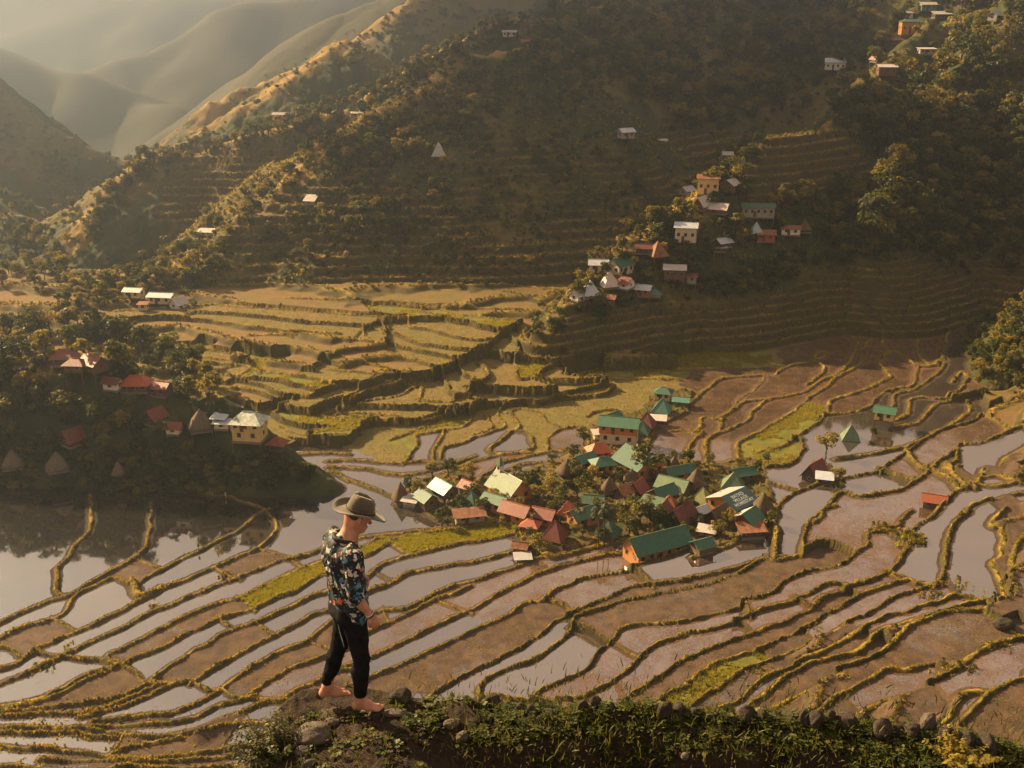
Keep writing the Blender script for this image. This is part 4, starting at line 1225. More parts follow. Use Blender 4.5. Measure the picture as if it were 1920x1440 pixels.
lo_.matrix_local = Matrix(((rt.x, upv.x, nrm.x, ctr.x), (rt.y, upv.y, nrm.y, ctr.y), (rt.z, upv.z, nrm.z, ctr.z), (0, 0, 0, 1)))
# ------------------------------------------------------------------ vegetation
def mat_leaf(name, c0, c1, c2, trans=.45):
    nt = NT(bpy.data.materials.new(name))
    rnd = nt.n('ShaderNodeObjectInfo').outputs['Random']
    lf = nt.n('ShaderNodeAttribute', attribute_name='lf').outputs['Fac']
    geo = nt.n('ShaderNodeNewGeometry')
    n = nt.noise(.05, 2, .5, geo.outputs['Position']).outputs['Fac']
    a = nt.math('ADD', nt.math('MULTIPLY', rnd, .6), nt.math('MULTIPLY', lf, .3))
    a = nt.math('ADD', a, nt.math('MULTIPLY', n, .2))
    col = nt.ramp(a, [(.15, c0), (.5, c1), (.95, c2)])
    d = nt.n('ShaderNodeBsdfPrincipled'); nt.set(d, 'Base Color', col); nt.set(d, 'Roughness', .55); nt.set(d, 'Specular IOR Level', .25)
    t = nt.n('ShaderNodeBsdfTranslucent'); nt.set(t, 'Color', nt.mix(1.0, col, (1.5, 1.25, .6), 'MULTIPLY'))
    m = nt.n('ShaderNodeMixShader', ins={0: trans, 1: d.outputs[0], 2: t.outputs[0]})
    return nt.out(m.outputs[0])
LEAF = mat_leaf('tree_leaves', (.020, .036, .008), (.072, .085, .017), (.25, .20, .042), .5)
PALML = mat_leaf('palm_leaves', (.03, .042, .012), (.06, .068, .018), (.10, .09, .024))
BLADE = mat_leaf('grass_blades', (.10, .105, .018), (.22, .185, .028), (.38, .30, .06), .55)
SEED = mat_leaf('rice_blades', (.14, .17, .018), (.22, .23, .026), (.30, .27, .04), .5)
BARK = mat_var('bark', (.05, .036, .024), (.11, .085, .06), 8, .9, .6, .03)

def leaf_quads(P, N, size, r, long=1.5):
    """P points, N normals -> verts, faces of one bent leaf-clump diamond each"""
    n = len(P)
    up = r.normal(size=(n, 3)); t = np.cross(N, up); t /= np.linalg.norm(t, axis=1)[:, None] + 1e-9
    b = np.cross(N, t); s = (size * r.uniform(.6, 1.3, n))[:, None]
    v = np.stack([P - t * s * long * .5, P - b * s * .5 + N * s * .12, P + t * s * long * .5 - N * s * .2, P + b * s * .5 + N * s * .12], 1).reshape(-1, 3)
    return v, np.arange(n * 4).reshape(-1, 4)
def add_lf(me, vals):
    a = me.attributes.new('lf', 'FLOAT', 'POINT'); a.data.foreach_set('value', np.asarray(vals, np.float32))

def crown_mesh(seed, c=(0, 0, .63), rad=(.36, .36, .34), nb=12, per=34, ls=.075, br=(.13, .22), flat=0.0):
    r = np.random.default_rng(seed)
    V, F, LF = [], [], []; k = 0
    for b in range(nb):
        d = r.normal(size=3); d /= np.linalg.norm(d); d[2] = d[2] * (1 - flat) + .1
        q = np.array(c) + d * np.array(rad) * r.uniform(.35, .95)
        R0 = r.uniform(*br)
        n = r.normal(size=(per, 3)); n[:, 2] = np.where(n[:, 2] < -.3, -n[:, 2] * .6, n[:, 2]); n /= np.linalg.norm(n, axis=1)[:, None]
        P = q + n * R0 * r.uniform(.6, 1.08, (per, 1)) * np.array((1, 1, .8))
        nn = n + r.normal(size=(per, 3)) * .55; nn /= np.linalg.norm(nn, axis=1)[:, None]
        v, f = leaf_quads(P, nn, np.full(per, ls), r)
        V.append(v); F.append(f + k); k += len(v); LF.append(np.repeat(np.clip(r.uniform(0, .6) + r.uniform(-.3, .4, per), 0, 1), 4))
    me = mesh_np('crown', np.vstack(V), np.vstack(F), LEAF)
    add_lf(me, np.concatenate(LF)); return me
def trunk_mesh(seed, h=.5, r0=.035, spread=.22, limbs=4):
    rd = random.Random(seed); m = MB()
    m.tube([(0,0,-.06),(rd.uniform(-.03,.03),rd.uniform(-.03,.03),h*.5),(rd.uniform(-.05,.05),rd.uniform(-.05,.05),h)], [r0*1.3, r0, r0*.75], 6)
    for k in range(limbs):
        a = rd.uniform(0, 6.28); z0 = h*rd.uniform(.6,.95)
        m.tube([(0,0,z0),(math.cos(a)*spread*.5,math.sin(a)*spread*.5,z0+.12),(math.cos(a)*spread,math.sin(a)*spread,z0+.26)], [r0*.6, r0*.4, r0*.15], 5)
    return m.mesh('trunk', BARK, True)
def frond_verts(az, lift, length, r, seg=9, wid=.3):
    V, F = [], []
    a = np.array((math.cos(az), math.sin(az), 0)); side = np.array((-math.sin(az), math.cos(az), 0))
    pts = []
    for i in range(seg + 1):
        t = i / seg; ang = lift - t * 1.75
        if i == 0: p = np.zeros(3)
        else: p = pts[-1] + (a * math.cos(ang) + np.array((0, 0, 1)) * math.sin(ang)) * length / seg
        pts.append(p)
    for i in range(1, seg + 1):
        w = wid * length * math.sin(math.pi * min(1, (i + .6) / (seg + 1))) ** .6
        for s in (-1, 1):
            k = len(V); root = pts[i - 1] * .5 + pts[i] * .5
            tip = root + side * s * w + (pts[i] - pts[i - 1]) * .9 + np.array((0, 0, -w * r.uniform(.35, .7)))
            V += [pts[i - 1], pts[i], tip + (pts[i] - pts[i - 1]) * .15, tip]; F.append([k, k + 1, k + 2, k + 3])
    return V, F
def palm_meshes(seed, h=.8, fl=.30, nf=12, r0=.014):
    r = np.random.default_rng(seed); V, F = [], []
    topx, topy = r.uniform(-.04, .04, 2)
    for k in range(nf):
        v, f = frond_verts(2 * math.pi * k / nf + r.uniform(-.2, .2), r.uniform(.1, 1.25), fl * r.uniform(.8, 1.1), r)
        n = len(V); V += [q + np.array((topx, topy, h)) for q in v]; F += [[i + n for i in q] for q in f]
    me = mesh_np('crown', np.array(V), np.array(F), PALML); add_lf(me, r.random(len(V)))
    m = MB(); m.tube([(0,0,-.05),(topx*.3,topy*.3,h*.5),(topx,topy,h)], [r0*1.5, r0, r0*.8], 6)
    return m.mesh('trunk', BARK, True), me
def shrub_mesh(seed):
    return crown_mesh(seed, (0, 0, .38), (.42, .42, .3), 9, 32, .10, (.16, .26))

TREES = [(trunk_mesh(s, .45), crown_mesh(s)) for s in (1, 2, 3)] + \
        [(trunk_mesh(4, .55, .028), crown_mesh(4, (0,0,.66), (.24,.24,.32), 11, 32, .07, (.11,.18)))] + \
        [(trunk_mesh(5, .5, .03, .3, 5), crown_mesh(5, (0,0,.72), (.46,.46,.2), 13, 30, .075, (.11,.19)))]
PALMS = [palm_meshes(s) for s in (11, 12)] + [palm_meshes(13, .86, .27, 15, .010)]
SHRUBS = [shrub_mesh(s) for s in (21, 22)]

def poly_points(poly, n, seed):
    r = np.random.default_rng(seed); poly = [tuple(q) for q in poly]
    u0, v0 = np.min(poly, 0); u1, v1 = np.max(poly, 0); out = []
    while len(out) < n:
        q = r.uniform((u0, v0), (u1, v1), (n * 3, 2))
        out += [tuple(x) for x in q[in_poly(q[:, 0], q[:, 1], poly)]]
    return out[:n]
def line_points(line, n, jit, seed):
    r = np.random.default_rng(seed); P = np.array(line, float); L = np.concatenate([[0], np.cumsum(np.hypot(*np.diff(P, axis=0).T))])
    s = r.uniform(0, L[-1], n)
    return np.stack([np.interp(s, L, P[:, 0]), np.interp(s, L, P[:, 1])], 1) + r.normal(size=(n, 2)) * jit

# zones: name, points, height range, kind (t tree, s shrub), label, group
ZONES = [
 ('t', poly_points([(-200,560),(-60,620),(80,630),(200,618),(330,650),(405,700),(440,745),(400,790),(340,770),(270,800),(170,850),(60,860),(-200,860)], 150, 1), (4, 7.5), 'leafy tree on the shaded wooded knoll at the left', 'trees on the left knoll'),
 ('t', line_points([(-200,575),(0,628),(110,622),(210,632),(330,690),(410,735)], 46, 5, 2), (5, 8), 'bright topped tree on the sunlit rim of the left knoll', 'trees on the rim of the left knoll'),
 ('s', poly_points([(-100,860),(150,830),(330,840),(470,850),(600,880),(560,915),(420,925),(250,925),(0,920),(-100,930)], 460, 3), (1.2, 3.0), None, None),
 ('t', poly_points([(1030,590),(1060,540),(1120,480),(1200,400),(1310,340),(1370,285),(1430,245),(1420,300),(1400,380),(1300,420),(1290,500),(1200,560),(1130,595)], 200, 4), (3.5, 6.5), 'golden lit tree among the houses of the spur hamlet', 'trees of the spur hamlet'),
 ('t', poly_points([(1300,420),(1400,400),(1480,380),(1520,340),(1600,330),(1640,380),(1640,480),(1500,470),(1430,470),(1340,500),(1250,560)], 90, 5), (4, 7), 'lit tree at the foot of the steep terraces on the right', 'trees below the steep terraces'),
 ('t', poly_points([(1540,225),(1600,140),(1660,60),(1740,-20),(2050,-60),(2050,260),(1930,290),(1850,350),(1760,420),(1700,480),(1620,470),(1650,350),(1620,260)], 460, 6), (6, 12), 'tall sunlit tree on the right wooded spur', 'trees on the right spur'),
 ('t', poly_points([(1000,-30),(1660,-30),(1580,160),(1500,210),(1300,250),(1150,160),(1000,130)], 520, 7), (6, 10), 'dim tree in the shaded wood at the top of the picture', 'trees in the shaded wood'),
 ('t', line_points([(1080,20),(1000,66),(880,88),(780,145),(650,220),(560,304),(480,378),(390,440),(300,492),(200,535),(110,575)], 210, 9, 8), (2.5, 5), 'small golden rimmed tree on the long ridge crest', 'trees along the long ridge crest'),
 ('t', poly_points([(1050,0),(900,50),(780,112),(660,180),(560,215),(450,250),(300,285),(240,305),(180,390),(150,480),(175,440),(240,360),(330,300),(520,262),(600,235),(760,170),(960,60)], 300, 9), (3, 6.5), 'rounded tree on the hazy middle spur', 'trees on the hazy middle spur'),
 ('t', poly_points([(1000,80),(700,230),(570,320),(700,330),(900,250),(1100,200),(1180,140)], 200, 10), (2.5, 5.5), 'tree on the dim upper flank of the long ridge', 'trees on the upper flank'),
 ('t', poly_points([(590,400),(640,390),(700,400),(770,410),(770,450),(690,470),(600,450)], 26, 11), (4, 7), 'tree of the lone clump on the hazy terraces', 'clump on the hazy terraces'),
 ('t', poly_points([(110,570),(200,520),(300,480),(400,440),(440,500),(380,540),(300,545),(200,565)], 80, 12), (3, 6), 'tree around the pale houses above the left terraces', 'trees above the left terraces'),
 ('t', poly_points([(2100,440),(1940,525),(1880,590),(1810,650),(1815,700),(1870,730),(2100,740)], 170, 13), (3, 5.5), 'sunlit bushy tree on the mound at the right edge', 'trees on the right mound'),
 ('t', poly_points([(1700,300),(2000,260),(2000,480),(1850,520),(1690,480)], 200, 14), (5, 8), 'tree in the dark hollow at the far right', 'trees in the dark hollow'),
 ('t', poly_points([(800,250),(1150,230),(1250,350),(1180,400),(1000,420),(800,380)], 80, 15), (2.5, 5), 'scattered tree on the shaded terraced slope', 'trees scattered on the shaded slope'),
 ('t', poly_points([(560,330),(500,400),(480,470),(600,520),(760,540),(1000,500),(960,420),(780,330)], 70, 16), (2, 4), 'scattered tree on the shaded terraced slope', 'trees scattered on the shaded slope'),
 ('t', poly_points([(-80,110),(0,160),(90,222),(240,288),(150,420),(0,520),(-80,500)], 150, 17), (3, 5), 'tree on the shaded hill at the left edge', 'trees on the left hill'),
 ('t', poly_points([(0,540),(130,540),(160,450),(60,430),(0,460)], 60, 18), (4, 6), 'tree in the hazy gully at the left', 'trees in the left gully'),
 ('s', poly_points([(1000,560),(1060,590),(1060,660),(990,640),(960,600)], 26, 19), (1.5, 3), None, None),
 ('s', poly_points([(640,130),(900,40),(1000,30),(800,0),(700,40)], 120, 20), (2, 4), None, None),
 ('s', poly_points([(500,140),(760,5),(860,-20),(760,60),(560,180),(400,210)], 90, 22), (1.5, 3), None, None),
 ('s', poly_points([(1240,545),(1350,515),(1500,470),(1540,500),(1450,545),(1300,570)], 110, 23), (2, 4.5), None, None),
 ('t', poly_points([(1510,440),(1700,420),(1720,470),(1560,510)], 70, 24), (3.5, 6.5), 'dim tree at the shaded foot of the right wood', 'trees at the foot of the right wood'),
 ('s', poly_points([(480,480),(560,360),(800,300),(1150,330),(1180,420),(1050,520),(900,540),(600,540)], 420, 25), (.8, 2.2), None, None),
 ('t', poly_points(VILLAGE, 120, 26), (2.4, 4.6), 'small leafy tree among the crowded village roofs', 'small trees between the village roofs'),
 ('s', VILLAGE, 130, 21), 
]
ZONES[-1] = ('s', poly_points(VILLAGE, 120, 21), (.8, 2.2), None, None)
items = []
for zi, (kd, pts, (h0, h1), lab_, grp) in enumerate(ZONES):
    r = np.random.default_rng(100 + zi)
    H3 = hit(np.array(pts))
    for p, (u, v) in zip(H3, pts):
        h = r.uniform(h0, h1)
        if p[1] > 1100: continue
        f = project(p)[2]; hp_ = h / f * FPX
        if any(abs(u - a) < b_ / 2 + .3 * hp_ and c - 3 < v < c + hp_ + 3 for a, c, b_ in HPX) and r.random() < (.9 if v > 600 or u > 1540 else .6): continue
        if kd == 's': k = 8 + int(r.integers(2))
        elif lab_ and r.random() < .18: k = 8 + int(r.integers(2)); h *= .6
        else: k = int(r.choice([0, 1, 2, 3, 4], p=[.27, .26, .22, .13, .12]))
        inside = -20 < u < 1940 and -20 < v < 1460
        items.append(dict(p=p, h=h, k=k, rz=r.uniform(0, 6.28), px=h / f * FPX if inside else 0, lab=lab_, grp=grp, sx=r.uniform(.85, 1.25)))

def put_tree(k, p, h, rz, sx=1.0, label=None, group=None, sink=.15):
    if k < 5: tm, cm = TREES[k]; nm, ct = 'broadleaf_tree', 'tree'
    elif k < 8: tm, cm = PALMS[k - 5]; nm, ct = 'palm_tree', 'palm tree'
    else: tm, cm = None, SHRUBS[k - 8]; nm, ct = 'shrub', 'shrub'
    if tm is None:
        o = obj(nm, cm); o.location = (p[0], p[1], p[2] - sink); o.rotation_euler = (0, 0, rz)
    else:
        o = empty(nm, (p[0], p[1], p[2] - sink), rz)
        obj('trunk', tm, o); obj('crown', cm, o)
    o.scale = (h * sx, h * sx, h)
    tag(o, label, ct, group); return o

def short(s): return s
# --- the village's own trees and palms, each where it stands
VT = [
 (1075,1005,1,2.6,1.2,'bush between the tall dark red pyramid and the palm in front of the gable'),
 (1150,880,2,3.2,1.1,'sunlit tree between the orange terrace houses'),
 (1235,1000,1,2.8,1.2,'rounded bush at the back wall of the long green hall'),
 (1300,960,0,3.6,1.0,'dark tree between the maroon roofs and the yellowing pyramid'),
 (1225,905,2,3.2,1.1,'tree hugging the right corner of the orange fronted house'),
 (1050,985,0,2.8,1.2,'low tree behind the tall dark red pyramid'),
 (940,985,1,2.2,1.3,'bush at the upper edge of the bright green field'),
 (1120,965,2,3.8,1.1,'leafy tree behind the crowns of the palm clump'),
 (1211,893,0,7.6,1.15,'largest dark round tree, in front of the broad green roof of the orange fronted house'),
 (1290,880,1,4.6,1.1,'black green round tree behind the big brown thatch'),
 (990,925,2,5.6,1.0,'pale yellowish tree right of the church roof'),
 (938,950,1,3.4,1.2,'round dark tree leaning over the white and green roof below the church'),
 (1010,940,0,4.6,1.1,'bushy tree behind the faded red roofs'),
 (1035,925,2,4.2,1.2,'low spreading tree between the church and the shaggy thatch'),
 (1085,905,0,5.4,1.0,'dark tree against the shaggy thatched hut'),
 (1106,912,1,5.0,1.0,'dark tree below the green hip roof'),
 (1160,905,4,4.0,1.0,'sunlit tree left of the dark little thatch'),
 (1200,985,2,6.2,1.15,'golden lit bushy tree left of the steep dark red gable'),
 (1225,990,0,5.4,1.1,'dark tree right beside the golden lit bushy tree'),
 (1168,975,1,4.2,1.1,'round tree above the green pyramid behind the bare trunks'),
 (1180,1000,2,4.0,1.2,'yellow green bush tree behind the long green hall'),
 (1012,1040,0,4.4,1.1,'dark leafy tree next to the plank shack'),
 (998,1012,1,3.0,1.1,'dark round tree at the corner of the bright green field'),
 (828,988,3,4.2,1.1,'clipped looking yellow column of leaves at the pond corner'),
 (868,958,0,3.8,1.1,'grey green tree before the little green pyramid roof'),
 (905,960,2,3.4,1.1,'bushy tree between the green pyramid roof and the white and green roof'),
 (1365,990,2,4.0,1.0,'tree over the roof ridge in front of the homestay'),
 (1345,1005,0,3.4,1.2,'tree left of the rusty slatted shed'),
 (1440,985,1,3.2,1.2,'bush tree at the outer corner right of the slatted shed'),
 (1130,1015,4,3.0,1.2,'yellowish low tree at the foot of the palm clump'),
 (1548,850,0,5.6,1.15,'dark tree between the pale green pyramid and the steep red roof'),
 (1572,905,1,3.4,1.3,'wide bush right of the steep red roofed house'),
 (1640,820,1,2.6,1.2,'bush under the raised yellow house'),
 (1215,850,3,3.4,.9,'narrow sunlit tree at the edge of the brown pond'),
 (1095,835,0,4.6,1.1,'dark tree in the brown pond\'s corner left of the two storey house'),
 (1290,1005,0,3.2,1.1,'dark tree behind the small annex of the long hall'),
 (1440,870,1,3.0,1.2,'bush on the bank behind the village'),
 (400,745,1,6.0,1.15,'black round tree at the right end of the left knoll'),
 (345,735,2,5.0,1.2,'golden lit tree between the red roofs and the black round tree'),
]
for u, v, k, h, sx, lb in VT:
    p = hit([(u, v)])[0]; put_tree(k, p, h, random.uniform(0, 6), sx, lb, 'trees of the village')
VP = [
 (1122,1022,7,8.4,'left palm of the clump of tall bare trunks at the village edge','palms of the village'),
 (1133,1024,7,9.2,'tallest palm of the clump of bare trunks at the village edge','palms of the village'),
 (1143,1022,7,8.6,'right palm of the clump of bare trunks at the village edge','palms of the village'),
 (1086,995,7,5.6,'palm in front of the glare-white and green gable','palms of the village'),
 (999,990,7,3.8,'small palm before the faded red roof','palms of the village'),
 (846,962,6,3.6,'dark palm right of the small green gabled house','palms of the village'),
 (1279,980,7,6.6,'slender palm in front of the steep dark red gable','palms of the village'),
 (1216,965,6,5.0,'palm beside the glare-white roof','palms of the village'),
 (1387,985,6,3.2,'little palm rising over the glare-white and green roof','palms of the village'),
 (250,790,5,7.4,'big sunlit palm below the row of red roofs on the left knoll','palms on the left knoll'),
 (285,850,5,7.0,'shaded palm low on the left knoll','palms on the left knoll'),
 (196,880,7,8.5,'thin shaded palm with a bare trunk by the dark pond','palms on the left knoll'),
 (308,850,7,8.0,'thin palm with a bare trunk left of the pale thatch','palms on the left knoll'),
 (455,800,6,3.0,'low palm behind the yellow two storey house','palms on the left knoll'),
 (312,475,5,7.5,'lone big palm on the hazy ridge','palms on the ridges'),
 (1185,290,5,6.0,'palm next to the grey house in the dim hollow','palms on the ridges'),
 (1607,440,7,13.0,'left palm of three tall bare trunks at the foot of the right wood','palms at the foot of the right wood'),
 (1620,446,7,14.0,'middle palm of three tall bare trunks at the foot of the right wood','palms at the foot of the right wood'),
 (1631,438,7,13.5,'right palm of three tall bare trunks at the foot of the right wood','palms at the foot of the right wood'),
 (1332,480,5,5.0,'sunlit palm right of the tall cream house','palms on the spur'),
 (1302,525,6,4.4,'palm above the stilted brown house on the spur','palms on the spur'),
 (1468,385,7,8.0,'palm at the left edge of the bright bushes below the steep terraces','palms on the spur'),
 (1365,400,6,4.0,'pale fan palm right of the bright white roof','palms on the spur'),
 (1215,400,7,7.0,'palm on the skyline at the rim of the spur','palms on the spur'),
 (1775,100,5,6.0,'pale palm right of the bright orange house','palms on the right slope'),
]
for u, v, k, h, lb, gp in VP:
    p = hit([(u, v)])[0]; put_tree(k, p, h, random.uniform(0, 6), 1.0, lb, gp)
NIND = 225
cand = sorted([i for i in items if i['lab'] and i['px'] > 0], key=lambda i: -i['px'])[:NIND]
ids = set(id(i) for i in cand)
for i in cand: put_tree(i['k'], i['p'], i['h'], i['rz'], i['sx'], i['lab'], i['grp'], .25)
rest = [i for i in items if id(i) not in ids]

def scatter(name, P, rot, scl, kind, sources, mat=None):
    """one vegetation object: copies of the source meshes standing on points"""
    me = bpy.data.meshes.new(name); me.vertices.add(len(P)); me.vertices.foreach_set('co', np.asarray(P, np.float32).ravel())
    for nm, ty, arr in (('rot', 'FLOAT_VECTOR', rot), ('scl', 'FLOAT_VECTOR', scl), ('kd', 'INT', kind)):
        a = me.attributes.new(nm, ty, 'POINT')
        a.data.foreach_set('value' if ty == 'INT' else 'vector', np.asarray(arr, np.int32 if ty == 'INT' else np.float32).ravel())
    o = obj(name, me)
    ng = bpy.data.node_groups.new(name + '_growth', 'GeometryNodeTree')
    ng.interface.new_socket('Geometry', in_out='INPUT', socket_type='NodeSocketGeometry'); ng.interface.new_socket('Geometry', in_out='OUTPUT', socket_type='NodeSocketGeometry')
    N, Lk = ng.nodes.new, ng.links.new
    gi, go = N('NodeGroupInput'), N('NodeGroupOutput'); jn = N('GeometryNodeJoinGeometry')
    for s in reversed(sources):
        so = bpy.data.objects.new(name + '_source', s)
        oi = N('GeometryNodeObjectInfo'); oi.inputs['Object'].default_value = so; oi.inputs['As Instance'].default_value = True
        Lk(oi.outputs['Geometry'], jn.inputs[0])
    ip = N('GeometryNodeInstanceOnPoints'); ip.inputs['Pick Instance'].default_value = True
    def at(nm, ty):
        q = N('GeometryNodeInputNamedAttribute'); q.data_type = ty; q.inputs['Name'].default_value = nm
        return [x for x in q.outputs if x.enabled and x.name == 'Attribute'][0]
    Lk(gi.outputs[0], ip.inputs['Points']); Lk(jn.outputs[0], ip.inputs['Instance'])
    Lk(at('kd', 'INT'), ip.inputs['Instance Index']); Lk(at('scl', 'FLOAT_VECTOR'), ip.inputs['Scale'])
    er = N('FunctionNodeEulerToRotation'); Lk(at('rot', 'FLOAT_VECTOR'), er.inputs[0]); Lk(er.outputs[0], ip.inputs['Rotation'])
    Lk(ip.outputs[0], go.inputs[0])
    md = o.modifiers.new('growth', 'NODES'); md.node_group = ng
    return tag(o, kind='stuff')

def joined(tm, cm):
    """trunk and crown as one mesh for the far wood"""
    a, b = len(tm.vertices), len(cm.vertices)
    v = np.zeros((a + b) * 3, np.float32); tm.vertices.foreach_get('co', v[:a * 3]); cm.vertices.foreach_get('co', v[a * 3:])
    me = bpy.data.meshes.new('wood')
    fs = [list(p.vertices) for p in tm.polygons] + [[q + a for q in p.vertices] for p in cm.polygons]
    me.from_pydata(v.reshape(-1, 3).tolist(), [], fs)
    me.materials.append(BARK); me.materials.append(LEAF)
    me.polygons.foreach_set('material_index', np.array([0] * len(tm.polygons) + [1] * len(cm.polygons), np.int32))
    lf = np.zeros(b, np.float32); cm.attributes['lf'].data.foreach_get('value', lf)
    add_lf(me, np.concatenate([np.zeros(a), lf])); return me
WOOD = [joined(*t) for t in TREES] + SHRUBS
# undergrowth that covers the wooded slopes between the trees
UG = []
for zi, n in ((17, 40), (10, 40), (7, 260), (1, 60), (0, 200), (3, 260), (4, 160), (5, 900), (6, 1500), (8, 420), (9, 700), (12, 420), (13, 260), (11, 90), (16, 200), (14, 160), (15, 160)):
    base = np.array(ZONES[zi][1]); r = np.random.default_rng(500 + zi)
    q = base[r.integers(len(base), size=n)] + r.normal(size=(n, 2)) * 13
    q = q[~np.any([(abs(q[:, 0] - a) < b_ * .5 + 5) & (q[:, 1] > c - 3) & (q[:, 1] < c + 16) for a, c, b_ in HPX], axis=0)]
    UG.append(hit(q))
UG = np.vstack(UG); UG = UG[UG[:, 1] < 1000]
r = np.random.default_rng(77)
nP = len(rest); nU = len(UG)
P = np.vstack([np.array([i['p'] for i in rest]), UG]); P[:, 2] -= .25
kd = np.concatenate([[(i['k'] if i['k'] < 5 else i['k'] - 3) for i in rest], 5 + r.integers(2, size=nU)])
sc = np.concatenate([np.array([[i['h'] * i['sx'], i['h'] * i['sx'], i['h']] for i in rest]), np.repeat(r.uniform(1.4, 3.2, (nU, 1)), 3, 1)])
rt_ = np.zeros((nP + nU, 3)); rt_[:, 2] = r.uniform(0, 6.28, nP + nU)
scatter('forest', P, rt_, sc, kd, WOOD)

# --- grass on the banks, rice and weeds in the fields
def tuft_mesh(seed, n, h, lean, w, mat):
    r = np.random.default_rng(seed); V, F = [], []
    for k in range(n):
        a = r.uniform(0, 6.28); q = r.uniform(0, .5) * np.array((math.cos(a), math.sin(a))); b = r.uniform(0, 6.28); l = r.uniform(0, lean); hh = h * r.uniform(.6, 1.1)
        d = np.array((math.cos(b), math.sin(b))); s = np.array((-d[1], d[0])) * w
        i = len(V)
        V += [(*(q - s), 0), (*(q + s), 0), (*(q + d * l * .4 + s * .7), hh * .6), (*(q + d * l), hh)]; F.append([i, i + 1, i + 2, i + 3])
    me = mesh_np('tuft', np.array(V), np.array(F), mat); add_lf(me, np.repeat(r.random(n), 4)); return me
TUFTS = [tuft_mesh(1, 11, .9, .7, .09, BLADE), tuft_mesh(2, 9, .6, .9, .11, BLADE), tuft_mesh(3, 9, 1.0, .35, .06, SEED), crown_mesh(31, (0, 0, .4), (.5, .5, .3), 5, 16, .22, (.2, .3))]
TUFTS[3].materials.clear(); TUFTS[3].materials.append(mat_leaf('bank_weeds', (.05, .06, .012), (.11, .11, .02), (.22, .18, .035), .5))
GP, GS, GK = [], [], []
r = np.random.default_rng(5)
for flag, P_, hw in BANKS:
    L_ = len(P_) * .5; n = int(L_ * (9.5 if flag != 'n' else 4))
    if n < 1: continue
    i = r.integers(len(P_), size=n)
    q = P_[i] + r.uniform(-1, 1, (n, 2)) * hw * .8
    lush = fbm(q[:, 0] / 7, q[:, 1] / 7, 303) > -.5
    q = q[lush]; n = len(q)
    sz = r.uniform(.14, .36, n) * (1 + .7 * np.clip(fbm(q[:, 0] / 5, q[:, 1] / 5, 313), 0, 1))
    GP.append(q); GS.append(sz); GK.append(np.where(r.random(n) < .05, 3, r.integers(0, 2, n)))
def fill(mask, n, s0, s1, kinds, seed):
    r = np.random.default_rng(seed)
    area = (RR ** 2)[mask]; idx = np.flatnonzero(mask.ravel())
    if len(idx) == 0: return
    c = r.choice(idx, size=n, p=area / area.sum())
    q = np.stack([GX.ravel()[c], GY.ravel()[c]], 1) + r.normal(size=(n, 2)) * .15
    GP.append(q); GS.append(r.uniform(s0, s1, n)); GK.append(r.choice(kinds, n))
vis = (np.abs(TH) < R(29))
patch = fbm(GX / 6, GY / 6, 401) > -.15
fill(field & (FK == 5) & vis & patch & ~STRIP, 13000, .3, .6, [2, 2, 1], 51)
fill(STRIP, 9000, .3, .55, [2], 151)
fill(field & (FK == 3) & vis & (fbm(GX / 5, GY / 5, 411) > .15), 5000, .10, .24, [0, 1, 1], 52)
fill(field & (FK == 4) & vis, 15000, .12, .34, [0, 1, 1], 53)
fill(field & (FK == 2) & vis & (fbm(GX / 5, GY / 5, 421) > .35), 900, .15, .35, [0, 2], 54)
fill(vil & vis, 2600, .3, .8, [0, 1, 3], 55)
fill(stepm & vis & (RIMQ > .5), 9000, .3, .75, [0, 1, 1, 3], 56)
fill((tw > .4) & vis & (trim > .45), 9000, .4, .9, [0, 1, 3], 57)
fill(flank & (tw < .3) & vis & (RR < 430), 9000, .6, 1.3, [0, 1, 3], 58)
fill((GF > 2) & (tw < .3) & vis & (RR > 380) & (RR < 700) & (ridge_dry > .3), 6000, .7, 1.5, [0, 1], 59)
def clump(u, v, n, rad, s, k, seed):
    r = np.random.default_rng(seed); p = hit([(u, v)])[0]
    GP.append(p[:2] + r.normal(size=(n, 2)) * rad); GS.append(r.uniform(.7, 1.3, n) * s); GK.append(r.choice(k, n))
for j, (u, v, n, rad, s) in enumerate([(80,1245,26,.9,.6),(415,1082,12,.6,.55),(425,1079,10,.5,.5),(290,1135,10,.5,.5),(130,1212,10,.5,.5),(378,1103,6,.4,.4),(1870,1200,20,1.0,.6),(1775,1256,22,.7,.7),(1800,1243,20,.7,.6),(1800,1100,40,1.4,.5),(1750,1115,40,1.4,.5),(1530,1180,24,1.2,.5),(1430,1260,30,1.4,.5),(1330,1290,30,1.2,.5),(1710,1010,90,1.3,1.0),(1660,990,50,1.4,.8),(1560,905,40,1.2,.9),(180,1365,60,4,.4),(60,1360,60,4,.4),(60,1400,60,4,.45),(150,1355,50,4,.4),(250,1425,50,5,.4),(1000,1195,14,1,.4)]):
    clump(u, v, n, rad, s, [0, 1, 2, 3], 700 + j)
GP = np.vstack(GP); GS = np.concatenate(GS); GK = np.concatenate(GK)
gz = ground_z(GP[:, 0], GP[:, 1])
r = np.random.default_rng(9); n = len(GP)
rt_ = np.zeros((n, 3)); rt_[:, 2] = r.uniform(0, 6.28, n)
scatter('grass', np.column_stack([GP, gz - .03]), rt_, np.repeat(GS[:, None], 3, 1) * r.uniform(.8, 1.25, (n, 3)), GK, TUFTS)
